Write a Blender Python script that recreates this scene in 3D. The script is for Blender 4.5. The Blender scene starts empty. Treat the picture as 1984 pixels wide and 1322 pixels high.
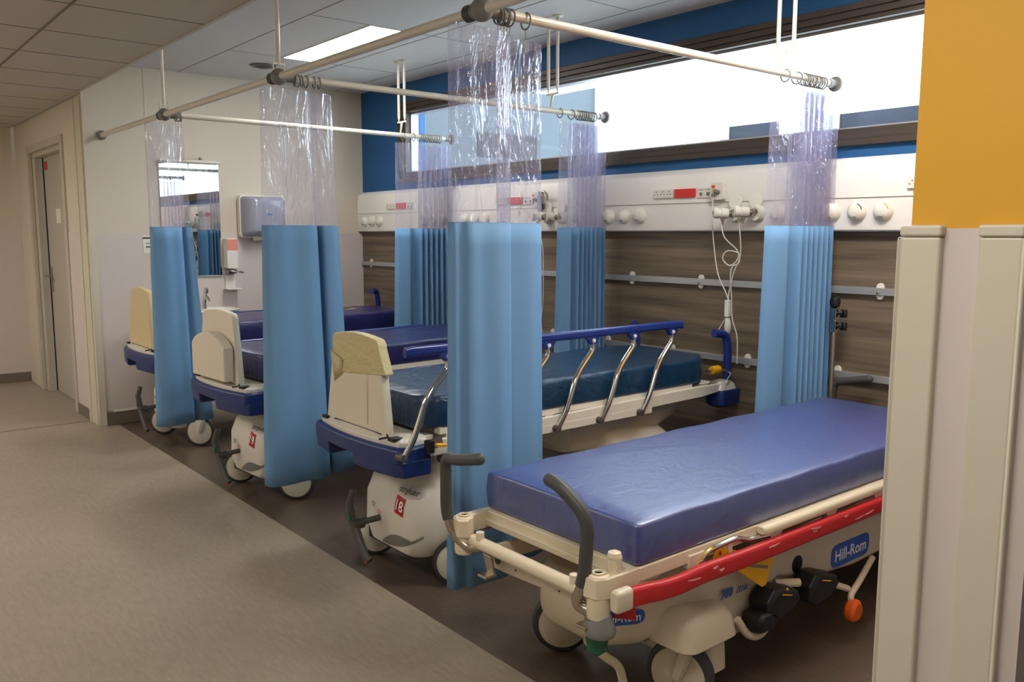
import bpy, bmesh, math, random
from mathutils import Vector, Matrix
random.seed(7)
SC = bpy.context.scene
COL = SC.collection
PI = math.pi

# ------------------------------------------------------------------ materials
def srgb(r, g, b):
    def f(c):
        c /= 255.0
        return c/12.92 if c <= .04045 else ((c+.055)/1.055)**2.4
    return (f(r), f(g), f(b), 1)

def mat(name, col, rough=.5, metal=0., spec=.5, coat=0., bump=None, vary=None, transl=0.):
    m = bpy.data.materials.new(name); m.use_nodes = True
    nt = m.node_tree; N = nt.nodes; L = nt.links
    b = N['Principled BSDF']
    b.inputs['Base Color'].default_value = col
    b.inputs['Roughness'].default_value = rough
    b.inputs['Metallic'].default_value = metal
    b.inputs['Specular IOR Level'].default_value = spec
    b.inputs['Coat Weight'].default_value = coat
    tc = N.new('ShaderNodeTexCoord')
    if vary:
        sc, amt, stretch = vary
        mp = N.new('ShaderNodeMapping'); mp.inputs['Scale'].default_value = stretch
        L.new(tc.outputs['Object'], mp.inputs['Vector'])
        n = N.new('ShaderNodeTexNoise'); n.inputs['Scale'].default_value = sc; n.inputs['Detail'].default_value = 5
        L.new(mp.outputs[0], n.inputs['Vector'])
        mx = N.new('ShaderNodeMix'); mx.data_type = 'RGBA'
        mx.inputs[6].default_value = tuple(c*(1-amt) for c in col[:3])+(1,)
        mx.inputs[7].default_value = tuple(min(1, c*(1+amt)) for c in col[:3])+(1,)
        L.new(n.outputs['Fac'], mx.inputs[0]); L.new(mx.outputs[2], b.inputs['Base Color'])
    if bump:
        sc, st, dist, stretch = bump
        mp = N.new('ShaderNodeMapping'); mp.inputs['Scale'].default_value = stretch
        L.new(tc.outputs['Object'], mp.inputs['Vector'])
        n = N.new('ShaderNodeTexNoise'); n.inputs['Scale'].default_value = sc; n.inputs['Detail'].default_value = 4
        n.inputs['Distortion'].default_value = dist
        L.new(mp.outputs[0], n.inputs['Vector'])
        bp = N.new('ShaderNodeBump'); bp.inputs['Strength'].default_value = st; bp.inputs['Distance'].default_value = .02
        L.new(n.outputs['Fac'], bp.inputs['Height']); L.new(bp.outputs[0], b.inputs['Normal'])
    if transl:
        t = N.new('ShaderNodeBsdfTranslucent'); t.inputs['Color'].default_value = col
        ms = N.new('ShaderNodeMixShader'); ms.inputs[0].default_value = transl
        L.new(b.outputs[0], ms.inputs[1]); L.new(t.outputs[0], ms.inputs[2])
        L.new(ms.outputs[0], N['Material Output'].inputs['Surface'])
    return m

def emit(name, col, s):
    m = bpy.data.materials.new(name); m.use_nodes = True
    nt = m.node_tree; nt.nodes.clear()
    e = nt.nodes.new('ShaderNodeEmission'); e.inputs[0].default_value = col; e.inputs[1].default_value = s
    o = nt.nodes.new('ShaderNodeOutputMaterial'); nt.links.new(e.outputs[0], o.inputs[0])
    return m

def clear_mat(name, tint, haze, hazecol, rough, bump, ior=1.5):
    m = bpy.data.materials.new(name); m.use_nodes = True
    nt = m.node_tree; N = nt.nodes; L = nt.links; N.clear()
    out = N.new('ShaderNodeOutputMaterial')
    tr = N.new('ShaderNodeBsdfTransparent'); tr.inputs[0].default_value = tint
    df = N.new('ShaderNodeBsdfDiffuse'); df.inputs[0].default_value = hazecol
    tl = N.new('ShaderNodeBsdfTranslucent'); tl.inputs[0].default_value = hazecol
    gl = N.new('ShaderNodeBsdfGlossy'); gl.inputs['Roughness'].default_value = rough
    fr = N.new('ShaderNodeLayerWeight'); fr.inputs[0].default_value = .5
    pw = N.new('ShaderNodeMath'); pw.operation = 'POWER'; pw.inputs[1].default_value = 4.5
    sc_ = N.new('ShaderNodeMath'); sc_.operation = 'MULTIPLY_ADD'; sc_.inputs[1].default_value = .55; sc_.inputs[2].default_value = (ior-1)*.14
    L.new(fr.outputs['Facing'], pw.inputs[0]); L.new(pw.outputs[0], sc_.inputs[0])
    m0 = N.new('ShaderNodeMixShader'); m0.inputs[0].default_value = .5
    L.new(df.outputs[0], m0.inputs[1]); L.new(tl.outputs[0], m0.inputs[2])
    m1 = N.new('ShaderNodeMixShader'); m1.inputs[0].default_value = haze
    L.new(tr.outputs[0], m1.inputs[1]); L.new(m0.outputs[0], m1.inputs[2])
    m2 = N.new('ShaderNodeMixShader')
    L.new(sc_.outputs[0], m2.inputs[0]); L.new(m1.outputs[0], m2.inputs[1]); L.new(gl.outputs[0], m2.inputs[2])
    L.new(m2.outputs[0], out.inputs[0])
    if bump:
        tc = N.new('ShaderNodeTexCoord'); mp = N.new('ShaderNodeMapping'); mp.inputs['Scale'].default_value = (1, 1, .22)
        L.new(tc.outputs['Object'], mp.inputs['Vector'])
        n = N.new('ShaderNodeTexNoise'); n.inputs['Scale'].default_value = bump; n.inputs['Detail'].default_value = 3; n.inputs['Distortion'].default_value = 2.6
        L.new(mp.outputs[0], n.inputs['Vector'])
        bp = N.new('ShaderNodeBump'); bp.inputs['Strength'].default_value = 1; bp.inputs['Distance'].default_value = .05
        L.new(n.outputs['Fac'], bp.inputs['Height'])
        L.new(bp.outputs[0], gl.inputs['Normal']); L.new(bp.outputs[0], fr.inputs['Normal'])
    return m

M = {}
M['cream'] = mat('cream_paint', srgb(206, 196, 178), .55, vary=(3, .03, (1, 1, 1)))
M['panel'] = mat('wall_protection_sheet', srgb(205, 194, 188), .5, vary=(2, .02, (1, 1, 1)))
M['guard'] = mat('corner_guard', srgb(204, 196, 178), .4)
M['blue'] = mat('blue_paint', srgb(20, 86, 140), .6, vary=(2, .04, (1, 1, 1)))
M['yellow'] = mat('ochre_paint', srgb(214, 158, 42), .6, vary=(2, .03, (1, 1, 1)))
M['ceil'] = mat('ceiling_tile', srgb(188, 180, 170), .9, bump=(220, .12, 0, (1, 1, 1)), vary=(2, .02, (1, 1, 1)))
M['ceilb'] = mat('bay_ceiling_tile', srgb(205, 203, 200), .9, bump=(220, .12, 0, (1, 1, 1)))
M['joint'] = mat('ceiling_joint', srgb(120, 113, 104), .8)
M['skirt'] = mat('vinyl_skirting', srgb(112, 102, 90), .5, vary=(8, .08, (1, 1, 1)))
M['bronze'] = mat('bronze_frame', srgb(72, 62, 54), .45, metal=.2, vary=(6, .12, (1, .1, 8)))
M['white_trunk'] = mat('white_metal_trunking', srgb(236, 232, 226), .35)
M['white'] = mat('white_plastic', srgb(226, 222, 212), .35)
M['white_cer'] = mat('white_ceramic', srgb(235, 232, 226), .12)
M['cream_metal'] = mat('cream_enamel', srgb(222, 208, 180), .35)
M['cream_plastic'] = mat('cream_plastic', srgb(206, 194, 170), .42)
M['shell'] = mat('stretcher_shell', srgb(214, 208, 194), .38)
M['footp'] = mat('footboard_plastic', srgb(216, 206, 186), .5)
M['footb'] = mat('beige_footboard_plastic', srgb(208, 190, 144), .5)
M['tape'] = mat('old_masking_tape', srgb(196, 182, 134), .6, vary=(14, .12, (1, 1, 3)), bump=(14, .35, 1, (1, 1, 2)))
M['navy'] = mat('navy_plastic', srgb(26, 46, 104), .4)
M['railblue'] = mat('blue_rail_paint', srgb(32, 50, 122), .26)
M['rod'] = mat('cream_rod', srgb(208, 202, 186), .3)
M['grey'] = mat('grey_plastic', srgb(120, 118, 114), .45)
M['dgrey'] = mat('dark_grey_plastic', srgb(74, 72, 68), .42)
M['rubber'] = mat('tyre_rubber', srgb(58, 58, 60), .6)
M['grip'] = mat('foam_grip', srgb(66, 66, 64), .5)
M['black'] = mat('black_plastic', srgb(18, 18, 20), .45)
M['chrome'] = mat('chrome', srgb(215, 212, 205), .12, metal=1)
M['steel'] = mat('brushed_steel', srgb(170, 160, 145), .32, metal=.9)
M['alu'] = mat('aluminium_rail', srgb(176, 178, 180), .35, metal=.5)
M['red'] = mat('red_bumper', srgb(186, 30, 36), .3)
M['scuff'] = mat('white_scuff', srgb(214, 160, 158), .6)
M['redp'] = mat('red_plastic', srgb(222, 38, 28), .4)
M['redlabel'] = mat('red_label', srgb(176, 22, 28), .5)
M['pill'] = mat('blue_label', srgb(40, 88, 178), .4)
M['txt_w'] = mat('white_print', srgb(235, 235, 235), .5)
M['txt_b'] = mat('blue_print', srgb(70, 105, 165), .5)
M['txt_d'] = mat('dark_print', srgb(70, 70, 72), .5)
M['yel'] = mat('yellow_plastic', srgb(232, 172, 22), .4)
M['orange'] = mat('orange_plastic', srgb(226, 96, 20), .4)
M['green'] = mat('green_plastic', srgb(20, 92, 66), .5)
M['door'] = mat('door_laminate', srgb(176, 168, 156), .5)
M['doorframe'] = mat('door_frame_paint', srgb(186, 177, 162), .5)
M['frost'] = mat('translucent_grey_plastic', srgb(150, 150, 168), .2, coat=.3)
M['salmon'] = mat('salmon_label', srgb(222, 140, 120), .5)
M['concrete'] = mat('outside_concrete', srgb(225, 224, 220), .9, vary=(1.5, .06, (1, 1, 1)))
M['darkglass'] = mat('dark_window_glass', srgb(14, 18, 28), .3)
M['outdoorframe'] = mat('outside_reveal', srgb(110, 108, 98), .8)
M['led'] = emit('led_diffuser', (1, .975, .94, 1), 36.0)
M['pvc'] = clear_mat('clear_pvc', (.975, .975, .99, 1), .27, srgb(184, 182, 218), .03, 16, 1.3)
M['pane'] = clear_mat('window_pane', (.97, .985, .98, 1), .0, srgb(200, 210, 220), .02, None, 1.3)
M['curtain'] = mat('blue_curtain_fabric', srgb(106, 148, 188), .75, spec=.3, transl=.03, vary=(400, .05, (1, 1, 1)))
M['matt_b'] = mat('royal_blue_vinyl', srgb(34, 50, 124), .46, spec=1.0, coat=1.0, bump=(6, .5, 1.6, (1, 1.8, 1)), vary=(3, .06, (1, 1, 1)))
for _k, _v in (('Coat Roughness', .36), ('Coat IOR', 1.7), ('Coat Tint', (.9, .95, 1, 1)), ('Sheen Weight', .12), ('Sheen Roughness', .5), ('Sheen Tint', (.6, .76, 1, 1))): M['matt_b'].node_tree.nodes['Principled BSDF'].inputs[_k].default_value = _v
M['matt_t'] = mat('dark_teal_vinyl', srgb(20, 54, 84), .32, spec=.6, bump=(9, .45, 1.5, (1, 1.6, 1.5)))
M['matt_p'] = mat('violet_navy_vinyl', srgb(36, 37, 88), .3, spec=.6, bump=(6, .4, 1.5, (1, 1.5, 1)))
M['mirror'] = mat('mirror_glass', (.66, .72, .73, 1), .01, metal=1)

def wood_mat():
    m = bpy.data.materials.new('grey_brown_wood_laminate'); m.use_nodes = True
    N = m.node_tree.nodes; L = m.node_tree.links; b = N['Principled BSDF']; b.inputs['Roughness'].default_value = .45
    tc = N.new('ShaderNodeTexCoord'); mp = N.new('ShaderNodeMapping'); mp.inputs['Scale'].default_value = (1, .5, 11)
    L.new(tc.outputs['Object'], mp.inputs['Vector'])
    n = N.new('ShaderNodeTexNoise'); n.inputs['Scale'].default_value = 1.6; n.inputs['Detail'].default_value = 7; n.inputs['Roughness'].default_value = .6
    L.new(mp.outputs[0], n.inputs['Vector'])
    mp2 = N.new('ShaderNodeMapping'); mp2.inputs['Scale'].default_value = (1, 1.2, 90)
    L.new(tc.outputs['Object'], mp2.inputs['Vector'])
    n2 = N.new('ShaderNodeTexNoise'); n2.inputs['Scale'].default_value = 2; n2.inputs['Detail'].default_value = 5
    L.new(mp2.outputs[0], n2.inputs['Vector'])
    ad = N.new('ShaderNodeMath'); ad.operation = 'MULTIPLY_ADD'; ad.inputs[1].default_value = .35
    L.new(n2.outputs['Fac'], ad.inputs[0]); L.new(n.outputs['Fac'], ad.inputs[2])
    r = N.new('ShaderNodeValToRGB'); e = r.color_ramp.elements
    e[0].position = .42; e[0].color = srgb(70, 60, 50); e[1].position = .95; e[1].color = srgb(140, 122, 102)
    x = e.new(.66); x.color = srgb(108, 94, 78)
    L.new(ad.outputs[0], r.inputs[0]); L.new(r.outputs[0], b.inputs['Base Color'])
    return m
M['wood'] = wood_mat()

def floor_mat(name, c1, c2, rough):
    m = bpy.data.materials.new(name); m.use_nodes = True
    N = m.node_tree.nodes; L = m.node_tree.links; b = N['Principled BSDF']; b.inputs['Roughness'].default_value = rough
    b.inputs['Specular IOR Level'].default_value = .45
    tc = N.new('ShaderNodeTexCoord'); mp = N.new('ShaderNodeMapping')
    mp.inputs['Scale'].default_value = (22, 4, 1); mp.inputs['Rotation'].default_value = (0, 0, .05)
    L.new(tc.outputs['Object'], mp.inputs['Vector'])
    n = N.new('ShaderNodeTexNoise'); n.inputs['Scale'].default_value = 3; n.inputs['Detail'].default_value = 8; n.inputs['Roughness'].default_value = .75
    L.new(mp.outputs[0], n.inputs['Vector'])
    n3 = N.new('ShaderNodeTexNoise'); n3.inputs['Scale'].default_value = 1.3; n3.inputs['Detail'].default_value = 3
    L.new(tc.outputs['Object'], n3.inputs['Vector'])
    mm = N.new('ShaderNodeMath'); mm.operation = 'MULTIPLY_ADD'; mm.inputs[1].default_value = .5
    L.new(n3.outputs['Fac'], mm.inputs[0]); L.new(n.outputs['Fac'], mm.inputs[2])
    r = N.new('ShaderNodeValToRGB'); e = r.color_ramp.elements
    e[0].position = .5; e[0].color = c1; e[1].position = 1.0; e[1].color = c2
    L.new(mm.outputs[0], r.inputs[0]); L.new(r.outputs[0], b.inputs['Base Color'])
    return m
M['floor1'] = floor_mat('light_streaked_vinyl', srgb(138, 126, 110), srgb(166, 152, 134), .42)
M['floor2'] = floor_mat('dark_streaked_vinyl', srgb(74, 62, 54), srgb(104, 89, 76), .3)

# ------------------------------------------------------------------ mesh builder
def vec(p): return Vector(p)
def bend_path(pts, r=.04, n=5):
    """polyline with rounded corners"""
    pts = [vec(p) for p in pts]; out = [pts[0]]
    for i in range(1, len(pts)-1):
        a, b, c = pts[i-1], pts[i], pts[i+1]
        u = (a-b); v = (c-b); ru = min(r, u.length*.45, v.length*.45)
        p0 = b+u.normalized()*ru; p2 = b+v.normalized()*ru
        for k in range(n+1):
            t = k/n; out.append(p0*(1-t)**2+b*2*t*(1-t)+p2*t*t)
    out.append(pts[-1]); return out

class B:
    def __init__(s): s.v = []; s.f = []; s.m = []
    def add(s, vs, fs, mi=0):
        o = len(s.v); s.v += [tuple(v) for v in vs]; s.f += [tuple(i+o for i in f) for f in fs]; s.m += [mi]*len(fs); return s
    def box(s, x0, x1, y0, y1, z0, z1, mi=0):
        v = [(x0,y0,z0),(x1,y0,z0),(x1,y1,z0),(x0,y1,z0),(x0,y0,z1),(x1,y0,z1),(x1,y1,z1),(x0,y1,z1)]
        return s.add(v, [(0,3,2,1),(4,5,6,7),(0,1,5,4),(1,2,6,5),(2,3,7,6),(3,0,4,7)], mi)
    def tube(s, pts, r, n=12, mi=0, cap=True):
        pts = [vec(p) for p in pts]; rs = r if isinstance(r, (list, tuple)) else [r]*len(pts)
        t0 = (pts[1]-pts[0]).normalized()
        ref = Vector((0,0,1)) if abs(t0.z) < .9 else Vector((1,0,0))
        nx = t0.cross(ref).normalized(); vs = []
        for i, p in enumerate(pts):
            t = (pts[min(i+1, len(pts)-1)]-pts[max(i-1, 0)]).normalized()
            nx = (nx-t*nx.dot(t)).normalized(); ny = t.cross(nx)
            for k in range(n):
                a = 2*PI*k/n; vs.append(p+(nx*math.cos(a)+ny*math.sin(a))*rs[i])
        fs = [(i*n+k, i*n+(k+1) % n, (i+1)*n+(k+1) % n, (i+1)*n+k) for i in range(len(pts)-1) for k in range(n)]
        if cap:
            fs.append(tuple(range(n-1, -1, -1))); L = (len(pts)-1)*n; fs.append(tuple(range(L, L+n)))
        return s.add(vs, fs, mi)
    def bar(s, p0, p1, w, h, mi=0):
        """rectangular bar from p0 to p1, w across, h up"""
        p0, p1 = vec(p0), vec(p1); t = (p1-p0).normalized()
        up = Vector((0,0,1)) if abs(t.z) < .95 else Vector((1,0,0))
        x = t.cross(up).normalized()*(w/2); y = x.cross(t).normalized()*(h/2)
        vs = [p+a*x+b*y for p in (p0, p1) for a, b in ((-1,-1),(1,-1),(1,1),(-1,1))]
        return s.add(vs, [(0,1,2,3),(7,6,5,4),(0,4,5,1),(1,5,6,2),(2,6,7,3),(3,7,4,0)], mi)
    def lathe(s, prof, c=(0,0,0), axis=(0,0,1), n=24, mi=0):
        """prof: (radius, distance along the axis)"""
        a = vec(axis).normalized(); ref = Vector((0,0,1)) if abs(a.z) < .9 else Vector((1,0,0))
        x = a.cross(ref).normalized(); y = a.cross(x); c = vec(c); vs = []
        for r, h in prof:
            for k in range(n):
                t = 2*PI*k/n; vs.append(c+a*h+(x*math.cos(t)+y*math.sin(t))*max(r, .0002))
        fs = [(i*n+k, i*n+(k+1) % n, (i+1)*n+(k+1) % n, (i+1)*n+k) for i in range(len(prof)-1) for k in range(n)]
        fs.append(tuple(range(n-1, -1, -1))); L = (len(prof)-1)*n; fs.append(tuple(range(L, L+n)))
        return s.add(vs, fs, mi)
    def prism(s, poly, axis, a, b, mi=0):
        """extrude a 2D polygon: axis 'x' poly=(y,z), 'y' poly=(x,z), 'z' poly=(x,y)"""
        def P(q, h): return {'x': (h, q[0], q[1]), 'y': (q[0], h, q[1]), 'z': (q[0], q[1], h)}[axis]
        n = len(poly); vs = [P(q, a) for q in poly]+[P(q, b) for q in poly]
        fs = [tuple(range(n)), tuple(range(2*n-1, n-1, -1))]+[(i, i+n, (i+1) % n+n, (i+1) % n) for i in range(n)]
        return s.add(vs, fs, mi)
    def loft(s, rings, mi=0, cap=True):
        n = len(rings[0]); vs = [p for r in rings for p in r]
        fs = [(i*n+k, i*n+(k+1) % n, (i+1)*n+(k+1) % n, (i+1)*n+k) for i in range(len(rings)-1) for k in range(n)]
        if cap: fs.append(tuple(range(n-1, -1, -1))); L = (len(rings)-1)*n; fs.append(tuple(range(L, L+n)))
        return s.add(vs, fs, mi)
    def ball(s, c, r, n=14, sc=(1,1,1), mi=0):
        vs = []; rings = []
        for i in range(1, n):
            t = PI*i/n; rings.append([(c[0]+r*sc[0]*math.sin(t)*math.cos(2*PI*k/(2*n)), c[1]+r*sc[1]*math.sin(t)*math.sin(2*PI*k/(2*n)), c[2]+r*sc[2]*math.cos(t)) for k in range(2*n)])
        return s.loft(rings, mi)
    def build(s, name, m, parent=None, bevel=0, smooth=True, segs=2, angle=35, solid=0, sub=0):
        me = bpy.data.meshes.new(name); me.from_pydata(s.v, [], s.f)
        for k in (m if isinstance(m, (list, tuple)) else [m]): me.materials.append(k)
        for p, i in zip(me.polygons, s.m): p.material_index = i
        bm = bmesh.new(); bm.from_mesh(me); bmesh.ops.recalc_face_normals(bm, faces=bm.faces); bm.to_mesh(me); bm.free()
        o = bpy.data.objects.new(name, me); COL.objects.link(o)
        if parent: o.parent = parent
        if smooth:
            me.shade_smooth(); me.set_sharp_from_angle(angle=math.radians(angle))
        if solid:
            q = o.modifiers.new('s', 'SOLIDIFY'); q.thickness = solid
        if sub:
            q = o.modifiers.new('u', 'SUBSURF'); q.levels = sub; q.render_levels = sub
        if bevel:
            q = o.modifiers.new('b', 'BEVEL'); q.width = bevel; q.segments = segs; q.limit_method = 'ANGLE'; q.angle_limit = math.radians(38); q.harden_normals = True
        return o

def rrect(cx, cy, hx, hy, r, n=6):
    """rounded rectangle outline, counterclockwise"""
    r = min(r, hx*.99, hy*.99); out = []
    for sx, sy, a0 in ((1,1,0),(-1,1,90),(-1,-1,180),(1,-1,270)):
        for k in range(n+1):
            a = math.radians(a0+90*k/n); out.append((cx+sx*(hx-r)+r*math.cos(a), cy+sy*(hy-r)+r*math.sin(a)))
    return out

def tag(o, label=None, cat=None, group=None, kind=None):
    if label: o['label'] = label
    if cat: o['category'] = cat
    if group: o['group'] = group
    if kind: o['kind'] = kind
    return o
def thing(name, label, cat, loc=(0,0,0), group=None, rotz=0):
    o = bpy.data.objects.new(name, None); COL.objects.link(o); o.location = loc; o.rotation_euler = (0,0,rotz)
    o.empty_display_size = .1
    return tag(o, label, cat, group)
def struct(o, kind='structure'): o['kind'] = kind; return o

FONT = None
def text(s, size, origin, xdir, up, m, parent, name='lettering', ext=.0006, align='CENTER', shear=0, bold=0):
    cu = bpy.data.curves.new('t', 'FONT'); cu.body = s; cu.size = size; cu.align_x = align; cu.align_y = 'CENTER'; cu.extrude = ext; cu.shear = shear
    cu.offset = bold
    cu.resolution_u = 3
    o = bpy.data.objects.new('t', cu); me = bpy.data.meshes.new_from_object(o); bpy.data.objects.remove(o)
    x = vec(xdir).normalized(); u = vec(up); u = (u-x*u.dot(x)).normalized(); nrm = x.cross(u)
    R = Matrix((x, u, nrm)).transposed().to_4x4(); R.translation = vec(origin)
    me.transform(R); me.materials.clear(); me.materials.append(m)
    q = bpy.data.objects.new(name, me); COL.objects.link(q)
    if parent: q.parent = parent
    return q
def plate(poly, origin, xdir, up, th, m, parent, name, bevel=0):
    """thin plate from a 2D outline on an arbitrary plane"""
    x = vec(xdir).normalized(); u = vec(up); u = (u-x*u.dot(x)).normalized(); nn = x.cross(u); o = vec(origin)
    n = len(poly); b = B()
    vs = [o+x*p[0]+u*p[1] for p in poly]+[o+x*p[0]+u*p[1]+nn*th for p in poly]
    b.add(vs, [tuple(range(n-1, -1, -1)), tuple(range(n, 2*n))]+[(i, (i+1) % n, (i+1) % n+n, i+n) for i in range(n)])
    return b.build(name, m, parent, bevel=bevel)

from mathutils.bvhtree import BVHTree
def project(decal, target, d, off):
    bm = bmesh.new(); bm.from_mesh(decal.data); bmesh.ops.triangulate(bm, faces=bm.faces)
    for _ in range(3):
        es = [e for e in bm.edges if e.calc_length() > .006]
        if not es or len(bm.edges) > 12000: break
        bmesh.ops.subdivide_edges(bm, edges=es, cuts=1); bmesh.ops.triangulate(bm, faces=bm.faces)
    bm.to_mesh(decal.data); bm.free()
    d = vec(d).normalized(); me = target.data
    bvh = BVHTree.FromPolygons([v.co.copy() for v in me.vertices], [tuple(p.vertices) for p in me.polygons])
    for v in decal.data.vertices:
        h = bvh.ray_cast(v.co-d*.25, d)
        if h[0] is not None: v.co = h[0]-d*off
    decal.data.update(); return decal
def disc_grid(poly, n=6):
    return poly
def decal(w, h, r, origin, xdir, up, m, parent, name, target, d, off, nx=14, nz=8, oval=False):
    """rounded label following the surface it is stuck on"""
    x = vec(xdir).normalized(); u = vec(up); u = (u-x*u.dot(x)).normalized(); o = vec(origin); b = B(); vs = []
    for j in range(nz+1):
        t = -1+2*j/nz; yy = t*h/2
        if oval: hw = w/2*math.sqrt(max(0, 1-t*t))
        else:
            e = max(0, abs(yy)-(h/2-r)); hw = w/2-r+math.sqrt(max(0, r*r-e*e))
        for i in range(nx+1): vs.append(o+x*(-hw+2*hw*i/nx)+u*yy)
    k = nx+1
    b.add(vs, [(j*k+i, j*k+i+1, (j+1)*k+i+1, (j+1)*k+i) for j in range(nz) for i in range(nx)])
    q = b.build(name, m, parent, smooth=False); return project(q, target, d, off)

# ------------------------------------------------------------------ room shell
XR = 1.68       # floor colour edge / long rail
XH = 3.80       # window wall
YF = 6.68       # far wall of the bays
ZB = 2.62       # bay ceiling
ZC = 2.39       # corridor ceiling
XC = 1.53
b = B(); b.box(-1.2, XR, -3, 6.92, -.1, 0, 0); b.box(XR, 4.1, -3, 6.8, -.1, 0, 1); b.box(-1.2, 1.9, 6.925, 9.3, -.1, 0, 0)
b.box(-1.2, 1.68, 6.918, 6.927, -.09, .0008, 2)
struct(b.build('floor', [M['floor1'], M['floor2'], M['black']], smooth=False))
b = B(); b.box(-1.2, XC, -3, 9.3, ZC, ZC+.3, 0)
for y in [4.71+.6*k for k in range(-12, 8)]: b.box(-1.2, XC, y-.004, y+.004, ZC-.0015, ZC+.01, 1)
for x in (.945, .345, -.255, -.855): b.box(x-.006, x+.006, -3, 9.3, ZC-.002, ZC+.01, 1)
b.box(XC-.02, XC, -3, 9.3, ZC-.004, ZC+.01, 2)
struct(b.build('ceiling', [M['ceil'], M['joint'], M['doorframe']], smooth=False))
b = B(); b.box(XC, 4.05, -3, 6.8, ZB, ZB+.2, 0)
for y in (4.48-1.19*2, 4.48-1.19, 4.48, 5.665): b.box(2.24, 3.55, y-.003, y+.003, ZB-.0012, ZB+.01, 1)
for x in (2.24, 3.05, 3.55): b.box(x-.003, x+.003, -3, 6.7, ZB-.0012, ZB+.01, 1)
struct(b.build('ceiling.001', [M['ceilb'], M['joint']], smooth=False))
# window wall: below, above, sides of the opening
W = dict(y0=-1.2, y1=6.06, z0=1.827, z1=2.469)
b = B(); b.box(XH, 4.05, -3, 6.8, 0, W['z0']); b.box(XH, 4.05, -3, 6.8, W['z1'], ZB+.2)
b.box(XH, 4.05, W['y1'], 6.8, W['z0'], W['z1']); b.box(XH, 4.05, -3, W['y0'], W['z0'], W['z1'])
struct(b.build('wall_window', M['blue'], smooth=False))
# wood laminate dado
b = B(); b.box(3.786, XH+.01, .8, YF, .08, 1.46)
struct(b.build('wall_window_panel', M['wood'], smooth=False))
# far wall of the last bay
b = B(); b.box(1.56, 4.05, YF, YF+.2, 0, ZB+.2, 0)
b.box(1.60, 1.972, YF-.006, YF, .105, 1.42, 1); b.box(1.976, 3.786, YF-.006, YF, .105, 1.42, 1)
b.box(1.555, 1.605, YF-.02, YF+.24, .0, 1.425, 2)
b.box(1.985, 2.0, YF-.004, YF, 1.42, ZB, 2); b.box(1.972, 1.978, YF-.008, YF, .1, 1.42, 2)
b.box(1.65, 1.93, YF-.02, YF, .095, .108, 3)
struct(b.build('wall_far', [M['cream'], M['panel'], M['guard'], M['white']], bevel=.002))
b = B(); b.box(1.555, 3.786, YF-.014, YF, 0, .095); struct(b.build('baseboard_far', M['skirt'], bevel=.002))
# corridor wall with the door
b = B(); xw = 1.56
b.box(xw, 1.9, 6.88, 7.34, 0, ZC+.3, 0); b.box(xw, 1.9, 8.62, 9.3, 0, ZC+.3, 0); b.box(xw, 1.9, 7.34, 8.62, 2.13, ZC+.3, 0)
b.box(xw-.012, xw+.02, 6.70, 6.76, 0, ZC, 1); b.box(xw-.006, xw+.05, 6.76, 6.88, 0, ZC, 1)
b.box(xw-.012, xw+.02, 6.88, 6.94, 0, ZC, 1)
b.box(xw-.004, xw, 6.94, 7.34, .08, 1.42, 2)
struct(b.build('wall_corridor', [M['cream'], M['guard'], M['panel']], bevel=.003))
b = B(); b.box(xw-.012, xw, 6.94, 7.34, 0, .085); b.box(-1.2, 1.56, 9.19, 9.2, 0, .09)
struct(b.build('baseboard_corridor', M['skirt'], bevel=.002))
b = B(); b.box(-1.3, 1.9, 9.2, 9.4, 0, ZC+.3, 0); b.box(-1.2, xw, 9.196, 9.2, .09, 1.42, 1)
struct(b.build('wall_end', [M['cream'], M['panel']], smooth=False))
b = B(); b.box(-1.35, -1.2, -3, 9.4, 0, ZC+.3, 0); struct(b.build('wall_left', M['cream'], smooth=False))
b = B(); b.box(-1.35, 4.05, -3.15, -3, 0, ZB+.2, 0); struct(b.build('wall_back', M['cream'], smooth=False))
# door
d = B(); f = .05
d.box(1.577, 1.72, 7.34, 7.34+f, 0, 2.069); d.box(1.577, 1.72, 8.62-f-.1, 8.62, 0, 2.069); d.box(1.577, 1.72, 7.34, 8.62, 2.07, 2.13)
d.box(1.545, 1.575, 7.29, 7.36, 0, 2.109); d.box(1.545, 1.575, 8.58, 8.66, 0, 2.109); d.box(1.545, 1.575, 7.29, 8.66, 2.11, 2.17)
door = struct(d.build('door_1', M['doorframe'], bevel=.003))
dl = B().box(1.64, 1.68, 7.39, 8.44, .006, 2.07).build('door_leaf', M['door'], door, bevel=.002)
B().box(1.632, 1.642, 8.44, 8.455, .006, 2.07).box(1.66, 1.70, 8.455, 8.48, 0, 2.07).build('door_seal', M['black'], door)
h = B(); h.box(1.63, 1.64, 8.36, 8.40, .90, 1.12); h.tube([(1.63, 8.38, 1.04), (1.59, 8.38, 1.04), (1.59, 8.26, 1.04)], .009)
h.build('door_handle', M['steel'], dl, bevel=.001)
B().box(1.637, 1.64, 7.9, 8.06, 1.50, 1.62).build('notice', M['white'], dl)
B().box(1.636, 1.64, 8.30, 8.40, 1.96, 2.03).build('red_sticker', M['redlabel'], dl)

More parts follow.
